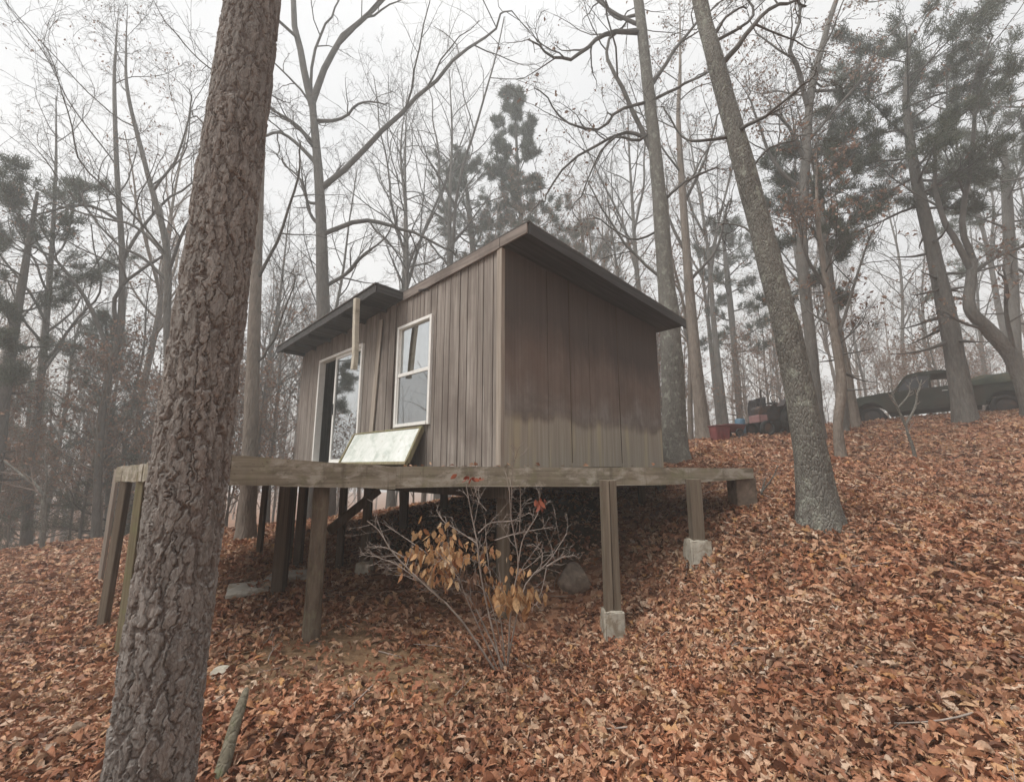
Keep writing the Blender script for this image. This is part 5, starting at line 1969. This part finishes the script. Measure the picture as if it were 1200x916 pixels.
def build_pickup():
    # local x: forward is -x; y: near side is -y
    p1, p2 = Vector((13.1, 16.6, 0)), Vector((16.45, 13.35, 0))
    loc = (p1 + p2) / 2
    zg = (g1(p1.x, p1.y) + g1(p2.x, p2.y)) / 2
    ang = math.atan2(p2.y - p1.y, p2.x - p1.x)
    root = thing('old_pickup', 'old dark green pickup parked broadside on the leafy hill crest', 'pickup', (loc.x, loc.y, zg - 0.24), ang)
    za, zb_ = g1(p1.x, p1.y), g1(p2.x, p2.y)
    root.rotation_euler = (0, -math.atan2(zb_ - za, (p2 - p1).length), ang)
    W = 0.86
    # main body: hood, cowl, door line
    low = 0.48
    prof = [(-2.25, 0.62), (-2.28, 0.95), (-2.2, 1.05), (-1.3, 1.16), (-1.05, 1.18), (-1.0, 1.16), (0.62, 1.2), (0.66, low)]
    prof += [(-1.05, low)] + arch(-1.62, 0.43, 0.42)[::1]
    prof = [(-2.25, 0.62), (-2.28, 0.95), (-2.2, 1.06), (-1.3, 1.17), (0.62, 1.2), (0.66, low)] + arch(-1.62, 0.44, 0.44) + [(-2.2, 0.46)]
    mb = MB()
    mb.prism(prof, -W, W, 1, 0.03)
    mb.build('body', 'truck_paint', root)
    # rounded front fenders
    for s in (-1, 1):
        mb = MB()
        pf = [(-2.32, 0.52), (-2.34, 0.8), (-2.2, 0.98), (-1.9, 1.04), (-1.45, 1.0), (-1.1, 0.82), (-1.02, 0.5)] + arch(-1.62, 0.45, 0.44) 
        mb.prism(pf, s * (W + 0.004), s * (W + 0.13), 1, 0.03)
        mb.build('fender', 'truck_paint', root)
    # cab: roof on pillars
    mb = MB()
    mb.prism([(-0.62, 1.62), (-0.5, 1.73), (-0.2, 1.78), (0.35, 1.77), (0.56, 1.70), (0.6, 1.6), (0.5, 1.62), (0.3, 1.67), (-0.3, 1.67), (-0.48, 1.6)], -0.74, 0.74, 1, 0.015)
    cabo = mb.build('cab_roof', 'truck_paint', root)
    for s in (-1, 1):
        mb = MB()
        mb.beam((-0.92, s * 0.78, 1.17), (-0.56, s * 0.70, 1.66), 0.06, 0.06)
        mb.beam((0.6, s * 0.78, 1.18), (0.55, s * 0.70, 1.66), 0.10, 0.07)
        mb.beam((0.02, s * 0.785, 1.18), (0.05, s * 0.72, 1.66), 0.05, 0.05)
        mb.build('pillar', 'truck_paint', cabo)
        mb = MB()
        mb.hexa([(-0.84, s * 0.765, 1.2), (-0.02, s * 0.765, 1.2), (-0.02, s * 0.755, 1.2), (-0.84, s * 0.755, 1.2),
                 (-0.54, s * 0.705, 1.64), (0.02, s * 0.705, 1.64), (0.02, s * 0.695, 1.64), (-0.54, s * 0.695, 1.64)])
        mb.build('window', 'car_glass', cabo)
    mb = MB()
    mb.hexa([(-0.94, -0.72, 1.2), (-0.93, -0.72, 1.2), (-0.93, 0.72, 1.2), (-0.94, 0.72, 1.2), (-0.58, -0.64, 1.63), (-0.57, -0.64, 1.63), (-0.57, 0.64, 1.63), (-0.58, 0.64, 1.63)])
    mb.build('windshield', 'car_glass', cabo)
    mb = MB()
    mb.box(-0.88, 0.5, -W - 0.014, -W - 0.002, 0.56, 1.15, 0.004)
    dr = mb.build('door', 'truck_paint', root)
    mb = MB()
    mb.box(0.28, 0.42, -W - 0.04, -W - 0.015, 1.02, 1.05, 0.005)
    mb.build('handle', 'chrome', dr)
    # bed
    mb = MB()
    bedp = [(0.72, 0.5), (0.72, 1.14), (2.35, 1.14), (2.38, 0.55)] + [(q[0], q[1]) for q in arch(1.62, 0.43, 0.44)]
    mb.prism(bedp, -W, -W + 0.06, 1, 0.01)
    mb.prism(bedp, W - 0.06, W, 1, 0.01)
    mb.box(2.3, 2.37, -W + 0.062, W - 0.062, 0.55, 1.12)
    mb.box(0.72, 0.78, -W + 0.062, W - 0.062, 0.55, 1.14)
    mb.box(0.78, 2.3, -W + 0.062, W - 0.062, 0.6, 0.66)
    mb.build('cargo_bed', 'truck_paint', root)
    for sx in (-1.62, 1.62):
        for s in (-1, 1):
            wheel(root, sx, s * 0.76, 0.36, 0.2)
    for s in (-1, 1):
        mb = MB()
        mb.tube([(-2.30, s * 0.66, 0.86), (-2.36, s * 0.66, 0.86), (-2.40, s * 0.66, 0.86)], [0.11, 0.11, 0.07], 16)
        mb.build('headlight', 'chrome', root)
    mb = MB()
    mb.beam((-2.46, -0.9, 0.5), (-2.46, 0.9, 0.5), 0.05, 0.14)
    mb.build('bumper', 'chrome', root)
    mb = MB()
    for k in range(6):
        mb.box(-2.31, -2.285, -0.42, 0.42, 0.62 + k * 0.055, 0.645 + k * 0.055)
    mb.build('grille', 'chrome', root)


build_pickup()


def build_tarp_load():
    """heaped tarp over the pickup's bed"""
    p1, p2 = Vector((13.1, 16.6, 0)), Vector((16.45, 13.35, 0))
    ang = math.atan2(p2.y - p1.y, p2.x - p1.x)
    za, zb_ = g1(p1.x, p1.y), g1(p2.x, p2.y)
    d = (p2 - p1).normalized()
    c = (p1 + p2) / 2 + d * 1.55
    n, m = 34, 26
    u, v = np.meshgrid(np.linspace(-0.84, 0.84, n), np.linspace(-0.86, 0.86, m))
    h = 0.42 * np.clip(1 - (np.abs(u) / 0.86) ** 3, 0, 1) * np.clip(1 - (np.abs(v) / 0.88) ** 4, 0, 1)
    h = h * (0.8 + 0.3 * vnoise(np.stack([u * 2, v * 2, u * 0], -1), 4)) + 0.02 * vnoise(np.stack([u * 7, v * 7, u * 0], -1), 6)
    edge = (np.abs(u) > 0.82) | (np.abs(v) > 0.84)
    h = np.where(edge, -0.05, h)
    V = np.stack([u, v * 1.03, h], -1).reshape(-1, 3)
    V2 = V.copy()
    V2[:, 2] -= 0.02
    idx = np.arange(n * m).reshape(m, n)
    Q = np.stack([idx[:-1, :-1], idx[:-1, 1:], idx[1:, 1:], idx[1:, :-1]], -1).reshape(-1, 4)
    o = link('tarp', mk_mesh('tarp', np.vstack([V, V2]), [Q, Q[:, ::-1] + n * m], 'olive_paint'))
    tl = -math.atan2(zb_ - za, (p2 - p1).length)
    o.location = (c.x, c.y, (za + zb_) / 2 - 0.24 - 1.55 * math.sin(tl) + 1.16)
    o.rotation_euler = (0, tl, ang)
    tag(o, 'olive tarp heaped over the bed of the old pickup', 'tarp')


build_tarp_load()


def build_tractor():
    loc = at(903, 505, 13.0)
    z = g1(loc.x, loc.y)
    root = thing('old_tractor', 'dark rusty old tractor with a faded pink front panel on the crest', 'tractor', (loc.x, loc.y, z - 0.03), 0.15)
    mb = MB()
    mb.prism([(-0.45, 0.45), (-0.47, 0.8), (-0.4, 0.88), (0.35, 0.95), (0.4, 0.5)], -0.2, 0.2, 1, 0.03)
    mb.build('hood', 'iron', root)
    mb = MB()
    mb.box(-0.52, -0.48, -0.22, 0.22, 0.40, 0.62, 0.01)
    mb.box(-0.48, -0.25, -0.235, -0.222, 0.40, 0.62, 0.004)
    mb.build('front_panel', 'pink_paint', root)
    for s in (-1, 1):
        wheel(root, 0.52, s * 0.46, 0.48, 0.2)
        wheel(root, -0.38, s * 0.36, 0.22, 0.12)
        mb = MB()
        mb.prism([(0.0, 0.85), (0.15, 1.05), (0.52, 1.12), (0.9, 1.0), (1.02, 0.75), (0.98, 0.74), (0.86, 0.97), (0.52, 1.08), (0.18, 1.01), (0.04, 0.83)], s * 0.34, s * 0.6, 1)
        mb.build('fender', 'iron', root)
    mb = MB()
    mb.box(0.35, 0.72, -0.2, 0.2, 0.86, 0.92, 0.02)
    mb.prism([(0.68, 0.9), (0.72, 0.9), (0.8, 1.25), (0.76, 1.25)], -0.2, 0.2, 1, 0.01)
    mb.build('seat', 'dark_tarp', root)
    mb = MB()
    mb.tube([(0.1, 0, 0.9), (0.28, 0, 1.12)], [0.015, 0.015], 8)
    ring = [(0.28 + 0.09 * math.cos(a) , 0.17 * math.sin(a), 1.12 - 0.14 * math.cos(a)) for a in np.linspace(0, 2 * PI, 17)]
    mb.tube(ring, [0.013] * 17, 6, False)
    mb.build('steering_wheel', 'iron', root)
    mb = MB()
    mb.tube([(-0.15, 0.08, 0.9), (-0.15, 0.08, 1.35), (-0.13, 0.08, 1.42)], [0.03, 0.03, 0.035], 10)
    mb.build('exhaust_pipe', 'iron', root)
    # tarp covered load frame standing over the front
    loc2 = at(889, 497, 13.5)
    t = thing('tarped_crate', 'tall dark tarp draped crate behind the old tractor', 'crate', (loc2.x, loc2.y, g1(loc2.x, loc2.y) - 0.03), 0.1)
    mb = MB()
    mb.hexa([(-0.2, -0.25, 0), (0.2, -0.25, 0), (0.22, 0.25, 0), (-0.2, 0.25, 0), (-0.15, -0.2, 1.12), (0.17, -0.22, 1.2), (0.18, 0.2, 1.18), (-0.16, 0.2, 1.1)], 0.03)
    bmesh.ops.subdivide_edges(mb.bm, edges=mb.bm.edges[:], cuts=3, use_grid_fill=True)
    mb.build('tarp', 'dark_tarp', t, jitter=0.02)
    mb = MB()
    for s in (-1, 1):
        mb.beam((s * 0.24, -0.3, -0.05), (s * 0.24, 0.3, -0.05), 0.06, 0.12)
    for y in (-0.3, 0.0, 0.3):
        mb.beam((-0.3, y, 0.02), (0.3, y, 0.02), 0.08, 0.03)
    mb.build('pallet', 'dark_wood', t)


build_tractor()


def build_junk():
    loc = at(844, 515, 12.2)
    z = g1(loc.x, loc.y)
    t = thing('metal_bin', 'small red metal bin left of the tractor on the crest', 'bin', (loc.x, loc.y, z), 0.1)
    mb = MB()
    mb.hexa([(-0.19, -0.15, 0.02), (0.19, -0.15, 0.02), (0.19, 0.15, 0.02), (-0.19, 0.15, 0.02), (-0.22, -0.18, 0.42), (0.22, -0.18, 0.42), (0.22, 0.18, 0.42), (-0.22, 0.18, 0.42)], 0.01)
    for x in (-0.1, 0.02, 0.13):
        mb.box(x - 0.012, x + 0.012, -0.192, -0.18, 0.08, 0.38)
    mb.build('body', 'red_paint', t)
    mb = MB()
    mb.box(-0.24, 0.24, -0.2, 0.2, 0.422, 0.45, 0.008)
    mb.build('lid', 'maroon_paint', t)
    # blue drum
    loc = at(868, 503, 13.3)
    t = thing('plastic_drum', 'blue plastic drum standing between the red bin and the tractor', 'drum', (loc.x, loc.y, g1(loc.x, loc.y) - 0.02))
    mb = MB()
    mb.tube([(0, 0, 0), (0, 0, 0.03), (0, 0, 0.16), (0, 0, 0.18), (0, 0, 0.2), (0, 0, 0.34), (0, 0, 0.36), (0, 0, 0.38), (0, 0, 0.5), (0, 0, 0.53)],
            [0.13, 0.145, 0.15, 0.158, 0.15, 0.15, 0.158, 0.15, 0.147, 0.13], 22)
    mb.build('shell', 'blue_plastic', t, smooth=True)
    mb = MB()
    mb.tube([(0.06, 0, 0.53), (0.06, 0, 0.555)], [0.025, 0.025], 10)
    mb.tube([(-0.06, 0, 0.53), (-0.06, 0, 0.55)], [0.02, 0.02], 10)
    mb.build('cap', 'dark_tarp', t)
    # maroon cart
    loc = at(859, 508, 12.8)
    t = thing('garden_cart', 'low maroon garden cart beside the red bin', 'cart', (loc.x, loc.y, g1(loc.x, loc.y)), 0.2)
    mb = MB()
    mb.hexa([(-0.2, -0.18, 0.16), (0.2, -0.18, 0.16), (0.2, 0.18, 0.16), (-0.2, 0.18, 0.16), (-0.3, -0.24, 0.4), (0.28, -0.24, 0.38), (0.28, 0.24, 0.38), (-0.3, 0.24, 0.4)], 0.01)
    mb.build('tray', 'maroon_paint', t)
    for s in (-1, 1):
        wheel(t, 0.02, s * 0.26, 0.13, 0.05)
    mb = MB()
    mb.tube([(-0.2, 0, 0.2), (-0.45, 0, 0.1), (-0.6, 0, 0.35)], [0.014] * 3, 8)
    mb.build('handle', 'iron', t)


build_junk()

# ================================================================== HAZE, SKY, SUN, CAMERA
def build_haze():
    mb = MB()
    mb.box(-156, 156, -156, 156, -16, 27)
    m = bpy.data.materials.new('haze_air')
    m.use_nodes = True
    nt = m.node_tree
    nt.nodes.remove(nt.nodes['Principled BSDF'])
    v = nt.nodes.new('ShaderNodeVolumePrincipled')
    v.inputs['Color'].default_value = (0.85, 0.875, 0.87, 1)
    v.inputs['Density'].default_value = 0.0076
    v.inputs['Anisotropy'].default_value = 0.2
    nt.links.new(v.outputs[0], nt.nodes['Material Output'].inputs['Volume'])
    M['haze_air'] = m
    o = mb.build('haze', 'haze_air')
    tag(o, 'pale mist hanging through the whole wood', 'mist', None, 'stuff')


HAZE = True
if HAZE:
    build_haze()

w = bpy.data.worlds.new('World')
SC.world = w
w.use_nodes = True
nt = w.node_tree
bg = nt.nodes['Background']
SUN_EL, SUN_ROT = math.radians(56), math.radians(248)
sky = nt.nodes.new('ShaderNodeTexSky')
sky.sky_type = 'NISHITA'
sky.sun_disc = False
sky.sun_elevation = SUN_EL
sky.sun_rotation = SUN_ROT
hs = nt.nodes.new('ShaderNodeHueSaturation')
hs.inputs['Saturation'].default_value = 0.12
nt.links.new(sky.outputs[0], hs.inputs['Color'])
tc = nt.nodes.new('ShaderNodeTexCoord')
cl = noise(nt, tc.outputs['Generated'], 2.2, 5, 0.6, 0.3)
cr = ramp(nt, cl, [(0.3, (0.88, 0.89, 0.91)), (0.7, (1.04, 1.03, 1.02))]).outputs[0]
# overcast sky, its zenith boosted out of view to brighten the ground
EXPO = 1.42
spx = nt.nodes.new('ShaderNodeSeparateXYZ')
nt.links.new(tc.outputs['Generated'], spx.inputs[0])
zc = N(nt, 'ShaderNodeMath', operation='MAXIMUM')
nt.links.new(spx.outputs['Z'], zc.inputs[0])
zc.inputs[1].default_value = 0.0
p8 = N(nt, 'ShaderNodeMath', operation='POWER')
nt.links.new(zc.outputs[0], p8.inputs[0])
p8.inputs[1].default_value = 15.0
s1 = N(nt, 'ShaderNodeMath', operation='MULTIPLY_ADD')
nt.links.new(p8.outputs[0], s1.inputs[0])
s1.inputs[1].default_value = 4.2
s1.inputs[2].default_value = 0.76
s2 = N(nt, 'ShaderNodeMath', operation='MULTIPLY_ADD')
nt.links.new(zc.outputs[0], s2.inputs[0])
s2.inputs[1].default_value = 0.1
nt.links.new(s1.outputs[0], s2.inputs[2])
s3 = N(nt, 'ShaderNodeMath', operation='MULTIPLY')
nt.links.new(s2.outputs[0], s3.inputs[0])
s3.inputs[1].default_value = 1.0 / (0.12 * 2 ** EXPO * 0.86)
sc_ = nt.nodes.new('ShaderNodeVectorMath')
sc_.operation = 'SCALE'
nt.links.new(cr, sc_.inputs[0])
nt.links.new(s3.outputs[0], sc_.inputs['Scale'])
mix = mixc(nt, 0.86, hs.outputs[0], sc_.outputs[0])
nt.links.new(mix, bg.inputs['Color'])
bg.inputs['Strength'].default_value = 0.12

sl = bpy.data.lights.new('sun', 'SUN')
sl.energy = 1.5
sl.angle = math.radians(30)
sl.color = (1.0, 0.96, 0.9)
so = bpy.data.objects.new('sun', sl)
COL.objects.link(so)
sd = Vector((math.sin(SUN_ROT) * math.cos(SUN_EL), math.cos(SUN_ROT) * math.cos(SUN_EL), math.sin(SUN_EL)))
so.rotation_euler = (-sd).to_track_quat('-Z', 'Y').to_euler()

cam = bpy.data.cameras.new('camera')
cam.sensor_width = 36.0
cam.sensor_fit = 'HORIZONTAL'
cam.lens = F / 1200.0 * 36.0
cam.clip_start = 0.05
cam.clip_end = 1000
co = bpy.data.objects.new('camera', cam)
COL.objects.link(co)
co.location = (0, 0, 0)
co.rotation_euler = (PI / 2 + PITCH, 0, 0)
SC.camera = co

SC.render.engine = 'CYCLES'
SC.cycles.use_denoising = True
try:
    SC.cycles.denoiser = 'OPENIMAGEDENOISE'
    SC.cycles.denoising_input_passes = 'RGB_ALBEDO_NORMAL'
except Exception:
    pass
SC.cycles.max_bounces = 6
SC.cycles.diffuse_bounces = 3
SC.cycles.glossy_bounces = 3
SC.cycles.transparent_max_bounces = 8
SC.cycles.volume_bounces = 1
SC.view_settings.view_transform = 'Standard'
SC.view_settings.look = 'None'
SC.view_settings.gamma = 1.0
SC.view_settings.exposure = EXPO
